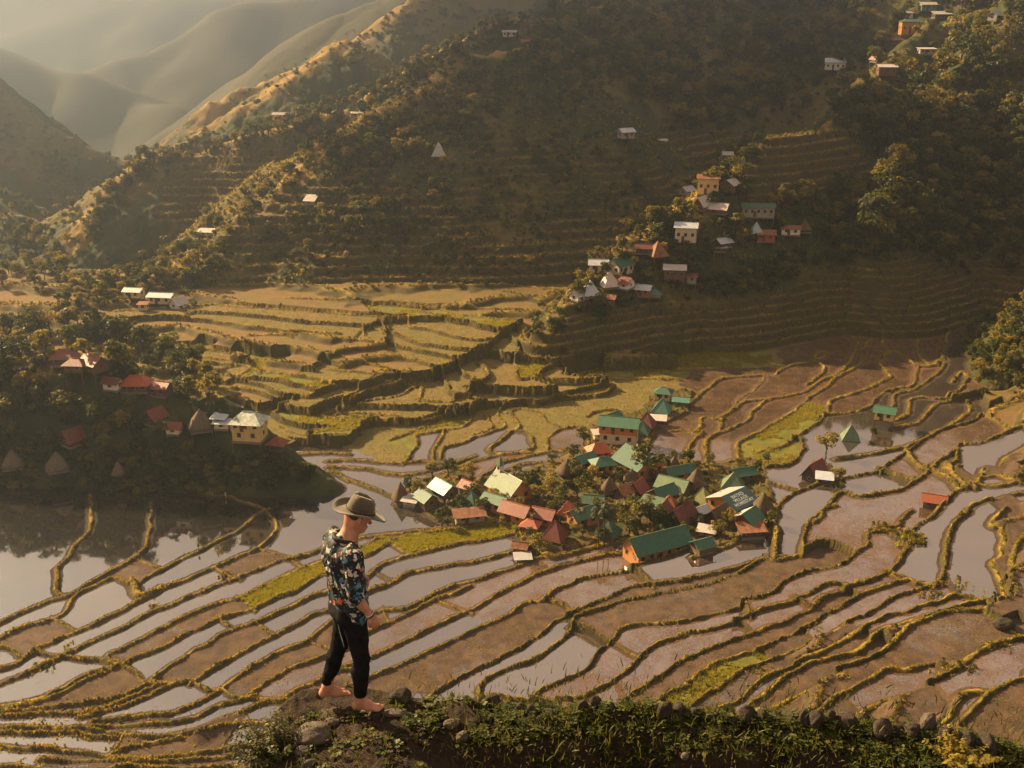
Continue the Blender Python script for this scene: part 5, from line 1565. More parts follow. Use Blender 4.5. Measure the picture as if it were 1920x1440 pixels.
# ------------------------------------------------------------------ the ledge in front
GZ = 94.58
RIM = [(-2.2,3.0),(-2.16,5.6),(-2.02,6.6),(-1.90,7.25),(-1.70,7.56),(-1.3,7.63),(-.9,7.52),(-.5,7.46),(.2,7.36),(.8,7.36),(1.4,7.33),(2.2,7.22),(3.0,7.06),(3.8,6.86),(5.0,6.6),(8,6.2),(13,6.0)]
RIM = np.array(RIM, float)
_d = np.concatenate([[0], np.cumsum(np.hypot(*np.diff(RIM, axis=0).T))])
def rim_at(s):
    return np.stack([np.interp(s, _d, RIM[:, 0]), np.interp(s, _d, RIM[:, 1])], -1)
def ledge_top(x, y):
    """height of the ledge's upper side"""
    x = np.asarray(x, float); y = np.asarray(y, float)
    ry = np.interp(x, RIM[4:, 0], RIM[4:, 1])
    back = ry - y
    z = GZ + .035 * fbm(x / .5, y / .5, 601, 4) + .012 * fbm(x / .07, y / .07, 611, 3)
    z = z - .10 * sstep(.1, .5, back) * sstep(-1.0, -.3, x)
    z = z - .24 * sstep(.36, .50, back + .10 * fbm(x / .35, 0 * x, 621, 3) - .12 * sstep(-.9, .3, x) * 0) * sstep(-.75, -.1, x)
    z = z + .05 * np.exp(-((back - .08) / .08) ** 2) * sstep(.2, .6, x)
    z = z - .10 * sstep(-1.75, -2.1, x)
    return z
ss = np.concatenate([np.linspace(0, _d[2], 20, endpoint=False), np.linspace(_d[2], _d[13], 420), np.linspace(_d[13], _d[-1], 30)[1:]])
Rm = rim_at(ss)
cen = np.array([(min(max(x, -1.2), 13.), 2.5) for x in Rm[:, 0]])
rows = []
for t in np.concatenate([np.linspace(0, .68, 8, endpoint=False), np.linspace(.68, 1, 60)]):
    q = cen + (Rm - cen) * t; rows.append(np.column_stack([q, ledge_top(q[:, 0], q[:, 1])]))
out = Rm - cen; out /= np.hypot(*out.T)[:, None]
for k, (o_, dz) in enumerate([(.02, .03), (.05, .10), (.07, .2), (.10, .4), (.14, .7), (.25, 1.2), (.5, 2.2), (1.2, 3.6), (2.6, 5.5)]):
    q = Rm + out * (o_ + .05 * fbm(ss[:, None] * 4, np.full((len(ss), 1), k * 3.1), 631, 3))
    rows.append(np.column_stack([q, ledge_top(Rm[:, 0], Rm[:, 1]) - dz]))
rows = np.array(rows); ni, nj = rows.shape[:2]
lm_ = mesh_np('ground', rows.reshape(-1, 3), polar_faces(ni, nj), smooth=True)
def mat_soil():
    nt = NT(bpy.data.materials.new('dark_soil'))
    p = nt.n('ShaderNodeNewGeometry').outputs['Position']
    a = nt.noise(5, 6, .7, p).outputs['Fac']; b = nt.noise(45, 4, .7, p).outputs['Fac']
    c = nt.ramp(a, [(.3, (.012, .009, .007)), (.55, (.028, .019, .013)), (.75, (.035, .031, .013))])
    c = nt.mix(1.0, c, nt.ramp(b, [(.3, (.5, .5, .5)), (.7, (1.5, 1.4, 1.3))]), 'MULTIPLY')
    return nt.out(bsdf(nt, c, .9, (b, .8, .03), .2))
lm_.materials.append(mat_soil())
tag(obj('ground', lm_), kind='structure')
# the flooded strip behind the bank
q = MB(); q.face([(-.6,3,GZ-.285),(13,3,GZ-.285),(13,7.0,GZ-.285),(-.6,7.0,GZ-.285)])
nt = NT(bpy.data.materials.new('dark_pond_water'))
p_ = nt.n('ShaderNodeNewGeometry').outputs['Position']
n_ = nt.noise(9, 5, .6, p_).outputs['Fac']
WM = nt.out(bsdf(nt, nt.ramp(n_, [(.35, (.02, .017, .014)), (.7, (.05, .04, .03))]), .12, (n_, .06, .02), .5))
wo = tag(q.build('water', WM), kind='structure')

def rock_mat(name, a, b, moss=(.05, .055, .015)):
    nt = NT(bpy.data.materials.new(name)); tc = nt.n('ShaderNodeTexCoord').outputs['Object']
    n = nt.noise(7, 7, .72, tc).outputs['Fac']; m = nt.noise(2.6, 4, .6, tc).outputs['Fac']; f = nt.noise(38, 4, .7, tc).outputs['Fac']
    c = nt.ramp(n, [(.3, a), (.7, b)]); c = nt.mix(nt.ramp(m, [(.52, (0, 0, 0)), (.66, (.8, .8, .8))]), c, moss)
    c = nt.mix(1.0, c, nt.ramp(f, [(.3, (.6, .6, .6)), (.7, (1.35, 1.35, 1.35))]), 'MULTIPLY')
    return nt.out(bsdf(nt, c, .88, (nt.math('ADD', n, nt.math('MULTIPLY', f, .35)), .7, .05), .25))
ROCKD = rock_mat('dark_stone', (.016, .0125, .010), (.05, .040, .031))
ROCKG = rock_mat('grey_stone', (.05, .044, .037), (.125, .108, .09), (.07, .06, .035))
def stone(x, y, z, sx, sy, sz, rz, seed, mat, label, group=None, tilt=0.0, name='stone'):
    bm = bmesh.new(); bmesh.ops.create_icosphere(bm, subdivisions=4, radius=1)
    rs = np.random.default_rng(seed)
    V = np.array([v.co[:] for v in bm.verts])
    # chipped faces: clip by random planes
    for k in range(9):
        n = rs.normal(size=3); n /= np.linalg.norm(n); d = rs.uniform(.66, .95)
        e = V @ n - d; V = V - np.where(e[:, None] > 0, e[:, None] * n * .9, 0)
    nn = .09 * fbm(V[:, 0] * 1.7 + seed, V[:, 1] * 1.7 + V[:, 2] * 1.3, seed, 4) + .02 * fbm(V[:, 0] * 9, V[:, 1] * 9 + V[:, 2] * 7, seed + 3, 3)
    V = V * (1 + nn[:, None])
    for v, c in zip(bm.verts, V): v.co = Vector(c * np.array((sx, sy, sz)))
    me = bpy.data.meshes.new(name); bm.to_mesh(me); bm.free(); me.polygons.foreach_set('use_smooth', [True] * len(me.polygons)); me.materials.append(mat)
    o = obj(name, me); o.location = (x, y, z); o.rotation_euler = (tilt, tilt * .5, rz)
    return tag(o, label, 'rock' if max(sx, sy) > .3 else 'stone', group)
def on_ledge(u, v, dz=0.0):
    p = at_z(u, v, GZ)
    for _ in range(4): p = at_z(u, v, float(ledge_top(p[0], p[1])))
    return p
def st(u, v, sx, sy, sz, rz, seed, mat, label, group=None, up=.3, tilt=0.0):
    p = on_ledge(u, v); return stone(p[0], p[1], p[2] + sz * up, sx, sy, sz, rz, seed, mat, label, group, tilt)
# the broad rock he stands on
stone(-1.32, 7.34, GZ - .18, .52, .34, .20, .05, 3, rock_mat('brown_rock', (.030, .022, .017), (.075, .055, .042)), 'broad dark brown rock the man stands on', None, 0, 'rock')
st(586, 1385, .155, .15, .11, .4, 5, ROCKG, 'pale grey rough boulder below the rock the man stands on', up=.1)
st(622, 1357, .07, .05, .04, .2, 8, ROCKG, 'small buff stone at the upper edge of the pale grey boulder')
st(752, 1310, .085, .07, .075, .3, 9, ROCKD, 'small black stone just ahead of the man\'s front foot')
st(740, 1340, .11, .05, .03, .1, 10, ROCKG, 'flat pale stone in front of the man\'s heel')
st(706, 1340, .07, .05, .04, .5, 11, ROCKD, 'dark wet stone under the man\'s front foot')
st(848, 1360, .075, .05, .045, .2, 12, ROCKG, 'grey loaf shaped stone lying in the weeds')
st(868, 1386, .055, .045, .065, .6, 13, ROCKG, 'pale pointed stone standing in the weeds', tilt=.3)
st(566, 1412, .06, .05, .04, .3, 14, ROCKG, 'small stone under the pale grey boulder, beside the fern')
st(580, 1436, .06, .05, .045, .9, 15, ROCKG, 'little stone at the bottom edge below the pale grey boulder')
st(1284, 1420, .035, .03, .03, .9, 17, ROCKG, 'buff pebble on the wet rim of the flooded strip')
row = [(925,1322,.07,.06),(975,1332,.055,.05),(995,1336,.05,.05),(1028,1338,.075,.05),(1092,1330,.06,.07),(1118,1326,.05,.065),(1143,1336,.075,.07),(1172,1338,.055,.065),(1197,1334,.07,.085),(1222,1342,.05,.07),(1245,1340,.07,.085),(1272,1336,.07,.085),(1303,1340,.07,.08),(1338,1346,.09,.085),(1372,1352,.06,.06),(1400,1346,.085,.09),(1428,1346,.06,.09),(1455,1346,.055,.06),(1482,1352,.06,.065),(1507,1352,.055,.075),(1530,1354,.075,.085),(1558,1352,.05,.06),(1588,1358,.085,.10),(1622,1358,.07,.09),(1655,1372,.085,.07),(1682,1372,.06,.07),(1710,1376,.06,.08),(1738,1370,.075,.12),(1772,1384,.08,.09),(1808,1388,.08,.08),(1850,1396,.09,.09)]
for k, (u, v, a, b) in enumerate(row):
    lb = 'dark rounded stone in the row edging the weedy ledge'
    if u == 1738: lb = 'tall grey stone at the right end of the edging row, beside the yellow plant'
    st(u, v, a * random.uniform(.8, 1.2), a * random.uniform(.7, 1), b * random.uniform(.9, 1.3), k * .7, 40 + k, ROCKD if u != 1738 else ROCKG, lb, 'stones edging the ledge', up=random.uniform(-.05, .3), tilt=random.uniform(-.3, .3))
p = hit([(1882, 1176)])[0]
stone(p[0], p[1], p[2] + .5, 1.75, 1.3, 1.0, .2, 91, ROCKD, 'black boulder sitting in the paddy near the right edge', None, 0, 'rock')

# --- weeds on the ledge
WEED = mat_leaf('weed_leaves', (.022, .034, .007), (.05, .065, .011), (.11, .105, .02), .35)
FERN = mat_leaf('fern_leaves', (.04, .05, .010), (.08, .085, .016), (.14, .12, .025), .4)
def rosette(seed, n, ln, wd, h, mat):
    r = np.random.default_rng(seed); V, F = [], []
    for k in range(n):
        a = r.uniform(0, 6.28); d = np.array((math.cos(a), math.sin(a), 0)); s = np.array((-d[1], d[0], 0)); l = ln * r.uniform(.6, 1.2); z0 = h * r.uniform(.2, 1)
        b = d * l * r.uniform(.1, .5) + np.array((0, 0, z0)); t = np.array((0, 0, r.uniform(-.2, .5) * l)); i = len(V)
        V += [b, b + d * l * .5 + s * wd * l + t * .6, b + d * l + t * .7, b + d * l * .5 - s * wd * l + t * .6]
        F.append([i, i + 1, i + 2, i + 3])
        V += [np.array((0, 0, 0)) + s * .003, np.array((0, 0, 0)) - s * .003, b - s * .003, b + s * .003]; F.append([i + 4, i + 5, i + 6, i + 7])
    me = mesh_np('weed', np.array(V), np.array(F), mat); add_lf(me, np.repeat(r.random(n), 8)); return me
WM_ = [rosette(1, 12, .036, .36, .035, WEED), rosette(2, 16, .026, .42, .05, WEED), rosette(3, 9, .05, .28, .025, WEED), tuft_mesh(61, 9, .08, .06, .004, WEED), tuft_mesh(62, 7, .05, .06, .004, WEED), rosette(4, 10, .03, .3, .03, mat_leaf('dead_leaves', (.018, .011, .007), (.038, .022, .012), (.07, .042, .02), .2))]
r = np.random.default_rng(15)
WPS, WK, WSC = [], [], []
def weeds(n, f, ks, s0=.7, s1=1.3):
    k = 0
    while k < n:
        u, v = r.uniform(470, 1990), r.uniform(1295, 1480)
        p = on_ledge(u, v); x, y = p[0], p[1]
        back = np.interp(x, RIM[4:, 0], RIM[4:, 1]) - y
        if x > -2.1 and back > -.02 and f(u, v, x, back) > r.random():
            WPS.append((x, y, float(ledge_top(x, y)) - .006)); WK.append(int(r.choice(ks))); WSC.append(r.uniform(s0, s1)); k += 1
cl = lambda x, y: float(fbm(np.array([x / .16]), np.array([y / .16]), 71, 3)[0])
weeds(1700, lambda u, v, x, b: (u > 735) * (b < .44) * (cl(x, b) * .9 + .5), [0, 0, 1, 1, 2, 3])
weeds(420, lambda u, v, x, b: (u > 900) * (b < .18) * .6, [0, 2, 4, 1])
weeds(520, lambda u, v, x, b: (u > 900) * (.22 < b < .42) * .8, [0, 1, 2, 4, 5])
weeds(200, lambda u, v, x, b: (560 < u < 800) * (b > .33) * (cl(x, b) * .8 + .35), [5, 5, 0, 2, 3])
weeds(80, lambda u, v, x, b: (u < 620) * (b > .34) * .8, [0, 1, 3])
n = len(WPS); rot = np.zeros((n, 3)); rot[:, 2] = r.uniform(0, 6.28, n); rot[:, :2] = r.normal(size=(n, 2)) * .15
scatter('weeds', np.array(WPS), rot, np.repeat(np.array(WSC)[:, None], 3, 1), np.array(WK), WM_)

def bush(name, x, y, z, nst, h, lean, mat, seed, label, cat, leaf=.05, wid=.3, az=None):
    """arching stems set with paired leaflets"""
    r = np.random.default_rng(seed); V, F, LF = [], [], []; sm = MB()
    for k in range(nst):
        a = r.uniform(0, 6.28) if az is None else r.normal(az, .9); d = np.array((math.cos(a), math.sin(a), 0)); s = np.array((-d[1], d[0], 0)); H = h * r.uniform(.55, 1.1); l = lean * r.uniform(.3, 1.2)
        b0 = np.array((*r.normal(size=2) * h * .14, 0)); pts = []
        for i in range(9):
            t = i / 8; pts.append(b0 + d * l * t ** 1.6 + np.array((0, 0, H * (t - .28 * t * t))))
        sm.tube(pts, [.005 * (1 - .8 * i / 8) + .001 for i in range(9)], 4)
        lf = r.random()
        for i in range(2, 9):
            for sd_ in (-1, 1):
                for w_ in range(2):
                    q = pts[i] * (1 - w_ * .5) + pts[i - 1] * (w_ * .5); n = len(V); L = leaf * r.uniform(.7, 1.3) * (1.15 - .5 * i / 8); dr = s * sd_ + d * .5 + r.normal(size=3) * .25; dr /= np.linalg.norm(dr); up = np.array((0, 0, 1)); sid = np.cross(dr, up); sid /= np.linalg.norm(sid)
                    V += [q, q + dr * L * .5 + sid * L * wid, q + dr * L - up * L * .25, q + dr * L * .5 - sid * L * wid]; F.append([n, n + 1, n + 2, n + 3]); LF += [lf] * 4
    root_ = empty(name, (x, y, z)); tag(root_, label, cat)
    me = mesh_np('foliage', np.array(V), np.array(F), mat); add_lf(me, LF); obj('foliage', me, root_)
    sm.build('stem', BARK, root_); return root_
p = on_ledge(535, 1425)
bush('fern', p[0] - .05, p[1] + .05, p[2] - .12, 60, .42, .30, FERN, 5, 'feathery green fern bush hanging over the left end of the ledge', 'fern', .05, .28, az=2.6)
p = on_ledge(500, 1440)
bush('shrub', p[0], p[1], p[2] - .25, 34, .34, .26, FERN, 6, 'low leafy shrub at the bottom edge under the fern bush', 'shrub', .055, .34)
p = on_ledge(1795, 1420)
bush('leafy_plant', p[0], p[1] - .1, p[2] - .05, 44, .32, .24, mat_leaf('yellow_leaves', (.14, .13, .02), (.24, .20, .03), (.34, .27, .05), .5), 7, 'yellow green plant rising over the right end of the stone row', 'plant', .05, .3)
# dry twig poking up over the stones
q = MB(); p = on_ledge(1640, 1352); b = Vector((p[0], p[1], p[2]))
q.tube([b, b + Vector((-.05, .02, .08)), b + Vector((-.12, .02, .13)), b + Vector((-.16, .03, .24))], [.004, .003, .003, .002], 5)
q.tube([b + Vector((-.05, .02, .08)), b + Vector((.02, .02, .15)), b + Vector((.10, .03, .18))], [.003, .002, .0015], 5)
q.tube([b + Vector((-.12, .02, .13)), b + Vector((-.2, .0, .15))], [.002, .0015], 5)
tag(q.build('twig', BARK), 'bare dry twig sticking up behind the stone row', 'twig')
# ------------------------------------------------------------------ the man
def surface(prims, h, pad=.03, k=.02, disp=None):
    """continuous skin round tapered capsules (p0, r0, p1, r1[, flatten]) -> verts, faces (surface nets)"""
    P = np.array([q[0] for q in prims] + [q[2] for q in prims], float); Rm = max(max(q[1], q[3]) for q in prims)
    lo = P.min(0) - Rm - pad; hi = P.max(0) + Rm + pad
    n = np.ceil((hi - lo) / h).astype(int) + 1
    ax = [lo[i] + h * np.arange(n[i]) for i in range(3)]
    D = np.full(n, 1.0, np.float32)
    for q in prims:
        a, ra, b, rb = np.array(q[0], float), q[1], np.array(q[2], float), q[3]; kk = q[4] if len(q) > 4 else k
        rm = max(ra, rb) + 4 * kk + .02
        s0 = [max(0, int((min(a[i], b[i]) - rm - lo[i]) / h)) for i in range(3)]; s1 = [min(n[i], int((max(a[i], b[i]) + rm - lo[i]) / h) + 2) for i in range(3)]
        X, Y, Z_ = np.meshgrid(*[ax[i][s0[i]:s1[i]] for i in range(3)], indexing='ij')
        d = b - a; L2 = float(d @ d) + 1e-9
        t = np.clip(((X - a[0]) * d[0] + (Y - a[1]) * d[1] + (Z_ - a[2]) * d[2]) / L2, 0, 1)
        dist = np.sqrt((X - a[0] - t * d[0]) ** 2 + (Y - a[1] - t * d[1]) ** 2 + (Z_ - a[2] - t * d[2]) ** 2) - (ra + (rb - ra) * t)
        S = D[s0[0]:s1[0], s0[1]:s1[1], s0[2]:s1[2]]
        hh = np.clip(.5 + .5 * (S - dist) / kk, 0, 1)
        S[...] = S * (1 - hh) + dist * hh - kk * hh * (1 - hh)
    if disp is not None:
        X, Y, Z_ = np.meshgrid(*ax, indexing='ij'); D = D + disp(X, Y, Z_)
    return nets(D, lo, h)
def nets(D, lo, h):
    ins = D < 0
    c = np.zeros(np.array(D.shape) - 1, int); acc = np.zeros(c.shape + (3,)); cnt = np.zeros(c.shape)
    sl = lambda o, m: tuple(slice(o[i], D.shape[i] - 1 + o[i]) for i in range(3))
    corners = [(i, j, k) for i in (0, 1) for j in (0, 1) for k in (0, 1)]
    for a in corners:
        for e in range(3):
            if a[e] == 1: continue
            b = list(a); b[e] = 1; b = tuple(b)
            da, db = D[sl(a, 0)], D[sl(b, 0)]
            m = (da < 0) != (db < 0)
            if not m.any(): continue
            t = np.where(m, da / np.where(m, da - db, 1), 0)
            pt = np.array(a, float) + 0 * acc
            pt[..., e] = t
            acc += pt * m[..., None]; cnt += m
    act = cnt > 0
    idx = -np.ones(c.shape, int); idx[act] = np.arange(act.sum())
    cells = np.argwhere(act)
    V = lo + h * (cells + acc[act] / cnt[act][:, None])
    F = []
    for e in range(3):
        o1, o2 = [(1, 2), (2, 0), (0, 1)][e]
        s0 = [slice(0, -1)] * 3; s1 = [slice(0, -1)] * 3
        s0 = [slice(1, -1) if i != e else slice(0, -1) for i in range(3)]; s1 = [slice(1, -1) if i != e else slice(1, None) for i in range(3)]
        A, B = ins[tuple(s0)], ins[tuple(s1)]
        w = np.argwhere(A != B)
        if len(w) == 0: continue
        flip = A[tuple(w.T)]
        base = w + np.array([0 if i == e else 1 for i in range(3)])
        u = np.zeros(3, int); u[o1] = 1; v = np.zeros(3, int); v[o2] = 1
        q = np.stack([idx[tuple((base - u - v).T)], idx[tuple((base - v).T)], idx[tuple(base.T)], idx[tuple((base - u).T)]], 1)
        q = np.where(flip[:, None], q, q[:, ::-1]); F.append(q)
    return V, np.vstack(F)
def smoothed(V, F, it=2):
    for _ in range(it):
        S = np.zeros_like(V); N = np.zeros(len(V))
        for a in range(4):
            for b in ((a + 1) % 4, (a + 3) % 4):
                np.add.at(S, F[:, a], V[F[:, b]]); np.add.at(N, F[:, a], 1)
        V = V * .5 + S / N[:, None] * .5
    return V
MAN = (-1.262, 7.30, GZ + .065)
man = tag(empty('person', MAN), 'barefoot man in olive felt hat, dark floral shirt and black trousers, walking on the ledge', 'person')
f_ = np.array((.83, .55, 0)); f_ /= np.linalg.norm(f_); rt = np.array((f_[1], -f_[0], 0))      # facing, his right
A = np.array
hipR, hipL = A((.055, -.075, .88)), A((.0, .085, .88))
knR, knL = A((.105, -.085, .475)), A((-.095, .11, .475))
anR, anL = A((.075, -.06, .10)), A((-.205, .09, .115))
shR, shL = A((.105, -.155, 1.40)), A((-.09, .155, 1.40))
elR, elL = A((.088, -.228, 1.14)), A((-.05, .25, 1.15))
wrR, wrL = A((.215, -.188, .92)), A((.05, .33, .99))
pel, chest, neck = A((.02, .0, .93)), A((-.005, .01, 1.30)), A((.035, .03, 1.47))
head = A((.108, .072, 1.615))
hf = A((.86, .36, -.36)); hf /= np.linalg.norm(hf)                                            # where the face looks
hr = np.cross(hf, (0, 0, 1)); hr /= np.linalg.norm(hr); hu = np.cross(hr, hf)
def hp(a, b, c): return head + hf * a + hr * b + hu * c
body = [
 (hp(-.02,0,.03), .088, hp(.015,0,.025), .084), (hp(.03,0,-.045), .058, hp(.055,0,-.085), .040), (hp(-.02,0,-.02), .075, hp(.0,0,-.03), .07),
 (hp(.085,0,.0), .016, hp(.112,0,-.03), .015, .012), (hp(.07,-.035,.012), .016, hp(.07,.035,.012), .016, .02), (hp(.088,-.016,-.062), .011, hp(.088,.016,-.062), .011, .012),
 (hp(-.005,.082,-.01), .016, hp(-.012,.088,.02), .018, .008), (hp(-.005,-.082,-.01), .016, hp(-.012,-.088,.02), .018, .008),
 (neck + A((0,0,-.05)), .066, hp(-.03,0,-.06), .056), (chest + A((0,0,.12)), .075, neck, .066, .04),
 (pel + rt*.07, .105, chest + rt*.07, .105, .05), (pel - rt*.07, .105, chest - rt*.07, .105, .05), (shR, .048, chest + A((0,0,.08)), .09, .05), (shL, .048, chest + A((0,0,.08)), .09, .05),
 (shR, .047, elR, .038), (shL, .047, elL, .038), (elR, .041, wrR, .027), (elR*.7+wrR*.3, .044, elR*.45+wrR*.55, .036), (elL, .041, wrL, .027),
 (pel + rt*.06, .10, hipR, .085, .04), (pel - rt*.06, .10, hipL, .085, .04), (hipR, .085, knR, .05), (hipL, .085, knL, .05),
 (knR, .05, anR, .036), (knR*.7+anR*.3 - f_*.02, .052, knR*.4+anR*.6, .04), (knL, .05, anL, .036), (knL*.7+anL*.3 - f_*.02, .052, knL*.4+anL*.6, .04)]
# feet: heel, instep, ball and five toes
def foot(an, d, sgn, zt=0.0):
    d = A(d, float); d /= np.linalg.norm(d); s = A((d[1], -d[0], 0)); g = A((0, 0, 1.0))
    fl = A((an[0], an[1], 0.0)) + g * zt
    P = [(an, .036, fl - d*.035 + g*.038, .036, .02), (fl - d*.035 + g*.036, .034, fl + d*.06 + g*.034, .030, .02), (an + g*-.01, .035, fl + d*.09 + g*.030, .026, .03),
         (fl + d*.06 + s*.018 + g*.024, .026, fl + d*.135 + s*.022*sgn + g*.020, .021, .02), (fl + d*.06 - s*.018 + g*.024, .024, fl + d*.125 - s*.024*sgn + g*.019, .019, .02),
         (fl + s*.028 + g*.08, .012, fl - s*.028 + g*.08, .012, .02)]
    for i, (o, l, r_) in enumerate([(.032, .066, .0125), (.014, .064, .0098), (-.002, .056, .0092), (-.017, .046, .0088), (-.030, .034, .0085)]):
        b = fl + d*.125 - s*sgn*(-o) * -1 + g*.016 if False else fl + d*.12 + s*sgn*o + g*.016
        P.append((b, r_, b + d*l*.75 - g*.004, r_*.92, .006))
    return P
body += foot(anR, (.99, -.06, 0), -1) + foot(anL, (.96, .22, 0), 1, .012)
# hands: palm, four bent fingers of unequal length and a thumb
def hand(wr, fd, back, sgn):
    fd = A(fd, float); fd /= np.linalg.norm(fd); bk = A(back, float); bk -= fd*(bk@fd); bk /= np.linalg.norm(bk); sd_ = np.cross(fd, bk) * sgn   # towards the thumb
    P = [(wr, .026, wr + fd*.035 + sd_*.012, .022, .015), (wr + fd*.03 + sd_*.022, .019, wr + fd*.085 + sd_*.028, .015, .014), (wr + fd*.03 - sd_*.012, .019, wr + fd*.08 - sd_*.022, .013, .014), (wr + fd*.03, .020, wr + fd*.088, .015, .014)]
    for i, (o, L) in enumerate([(.030, .082), (.010, .090), (-.010, .084), (-.028, .066)]):
        b = wr + fd*(.09 - .006*abs(i - 1)) + sd_*o; a1 = .55 + .12*i; a2 = 1.25 + .14*i; a3 = 1.8 + .1*i
        c = lambda t: fd*math.cos(t) - bk*math.sin(t)
        p1 = b + c(a1)*L*.46; p2 = p1 + c(a2)*L*.32; p3 = p2 + c(a3)*L*.24
        P += [(b, .0105, p1, .0095, .004), (p1, .0093, p2, .0085, .004), (p2, .0085, p3, .0072, .004)]
    t0 = wr + fd*.03 + sd_*.03; t1 = t0 + sd_*.022 + fd*.034 - bk*.012; t2 = t1 + fd*.03 - bk*.016 + sd_*.002
    return P + [(t0, .016, t1, .0125, .01), (t1, .012, t2, .0095, .005)]
body += hand(wrR, (.28, .10, -.62), (.25, -.85, .1), 1) + hand(wrL, (.5, .12, -.6), (.1, .9, .2), -1)
def skin_mat():
    nt = NT(bpy.data.materials.new('skin')); tc = nt.n('ShaderNodeTexCoord').outputs['Object']
    n = nt.noise(14, 5, .6, tc).outputs['Fac']
    c = nt.ramp(n, [(.3, (.27, .125, .07)), (.7, (.42, .215, .13))])
    return nt.out(bsdf(nt, c, .5, (n, .1, .01), .4, Subsurface_Weight=.12, Subsurface_Scale=.02))
V, F = surface(body, .0065, k=.018); V = smoothed(V, F, 1)
obj('body', mesh_np('body', V, F, skin_mat(), True), man)
# --- shirt
def fold(sc, am, sd_):
    def d(X, Y, Z_):
        return (am * (vnoise(X * sc + Z_ * sc * .35, Y * sc - Z_ * sc * .5, sd_) + .5 * vnoise(X * sc * 2.2 + Z_ * sc * .8, Y * sc * 2.2 + Z_ * sc * .9, sd_ + 5))).astype(np.float32)
    return d
hem = .775
tor = []
for o in (-.085, -.03, .03, .085):
    r0 = .118 if abs(o) < .05 else .108
    tor += [(A((.02, .0, hem + .11)) + rt*o*1.15, r0 * .98, chest + rt*o + A((0,0,-.02)), r0 * 1.0, .05)]
slR = elR * .88 + wrR * .12; slL = elL * .88 + wrL * .12
shirt = tor + [(chest + A((-.02,0,.05)) + rt*.07, .105, shR + A((-.03,.02,.0)), .070, .05), (chest + A((-.02,0,.05)) - rt*.07, .105, shL + A((-.01,0,0)), .070, .05),
  (chest + A((-.01,.0,.1)), .105, neck + A((-.02,-.01,-.075)), .075, .05), (shR + A((-.02,.01,.0)), .062, neck + A((-.02,-.01,-.07)), .062, .03), (shL + A((.0,-.01,-.02)), .055, neck + A((-.02,-.0,-.07)), .062, .03), (shR, .072, elR*.75+shR*.25, .066, .035), (elR*.75+shR*.25, .066, slR, .062, .02), (shL, .072, elL, .064, .035), (elL, .064, slL, .06, .02)]
V, F = surface(shirt, .009, k=.03, disp=fold(17, .010, 5))
keep = None
V = smoothed(V, F, 1)
# the hem hangs level and a little uneven
m = V[:, 2] < hem + .02 * np.sin(V[:, 0] * 18 + V[:, 1] * 11); lowz = hem + .018 * np.sin(V[:, 0] * 18 + V[:, 1] * 11)
V[:, 2] = np.where((V[:, 2] < lowz) & (np.hypot(V[:, 0] - .02, V[:, 1]) < .26), lowz - .002, V[:, 2])
def shirt_mat():
    nt = NT(bpy.data.materials.new('floral_cloth')); tc = nt.n('ShaderNodeTexCoord').outputs['Object']
    wp = nt.n('ShaderNodeVectorMath', operation='ADD'); nz = nt.noise(22, 3, .6, tc); sc = nt.n('ShaderNodeVectorMath', operation='SCALE'); sc.inputs['Scale'].default_value = .05
    nt.t.links.new(nz.outputs['Color'], sc.inputs[0]); nt.t.links.new(tc, wp.inputs[0]); nt.t.links.new(sc.outputs[0], wp.inputs[1])
    v1 = nt.n('ShaderNodeTexVoronoi', ins={'Scale': 17.0, 'Randomness': .95}); nt.t.links.new(wp.outputs[0], v1.inputs['Vector'])
    v2 = nt.n('ShaderNodeTexVoronoi', ins={'Scale': 42.0, 'Randomness': 1.0}); nt.t.links.new(wp.outputs[0], v2.inputs['Vector'])
    sep = nt.n('ShaderNodeSeparateColor'); nt.t.links.new(v1.outputs['Color'], sep.inputs[0])
    pet = nt.math('ADD', v1.outputs['Distance'], nt.math('MULTIPLY', v2.outputs['Distance'], .55))
    flower = nt.math('LESS_THAN', pet, .66)
    on = nt.math('GREATER_THAN', sep.outputs[0], .20)
    fcol = nt.ramp(sep.outputs[1], [(0, (.34, .30, .25)), (.5, (.44, .42, .38)), (.66, (.50, .52, .58)), (.72, (.05, .16, .24)), (.92, (.07, .22, .27)), (.93, (.46, .075, .02)), (1, (.55, .12, .025))])
    for e in fcol.node.color_ramp.elements: pass
    fcol.node.color_ramp.interpolation = 'CONSTANT'
    sp = nt.math('LESS_THAN', v2.outputs['Distance'], .19)
    base = nt.mix(sp, (.008, .010, .014), (.16, .20, .19))
    leafm = nt.math('MULTIPLY', nt.math('GREATER_THAN', nt.noise(17, 2, .5, tc).outputs['Fac'], .60), 1.0)
    base = nt.mix(leafm, base, (.015, .06, .07))
    ctr = nt.math('LESS_THAN', v1.outputs['Distance'], .13)
    fc2 = nt.mix(ctr, fcol, (.30, .18, .05))
    c = nt.mix(nt.math('MULTIPLY', flower, on), base, fc2)
    return nt.out(bsdf(nt, c, .7, (nt.noise(60, 3, .6, tc).outputs['Fac'], .15, .004), .25))
SH = shirt_mat()
sh = obj('shirt', mesh_np('shirt', V, F, SH, True), man)
q = MB(); cz = neck + A((-.022, -.012, -.02)); ring = []
for k in range(22):
    a = 2*math.pi*k/22; dv = f_*math.cos(a)*.082 + rt*math.sin(a)*.078
    ring.append(cz + dv + A((0, 0, .012 - .03*math.cos(a))))
q.tube(ring + [ring[0]], .017, 7, False); 
q.build('collar', mat_var('dark_cloth', (.008, .009, .012), (.02, .022, .028), 30, .8, .2, .01), sh, True)
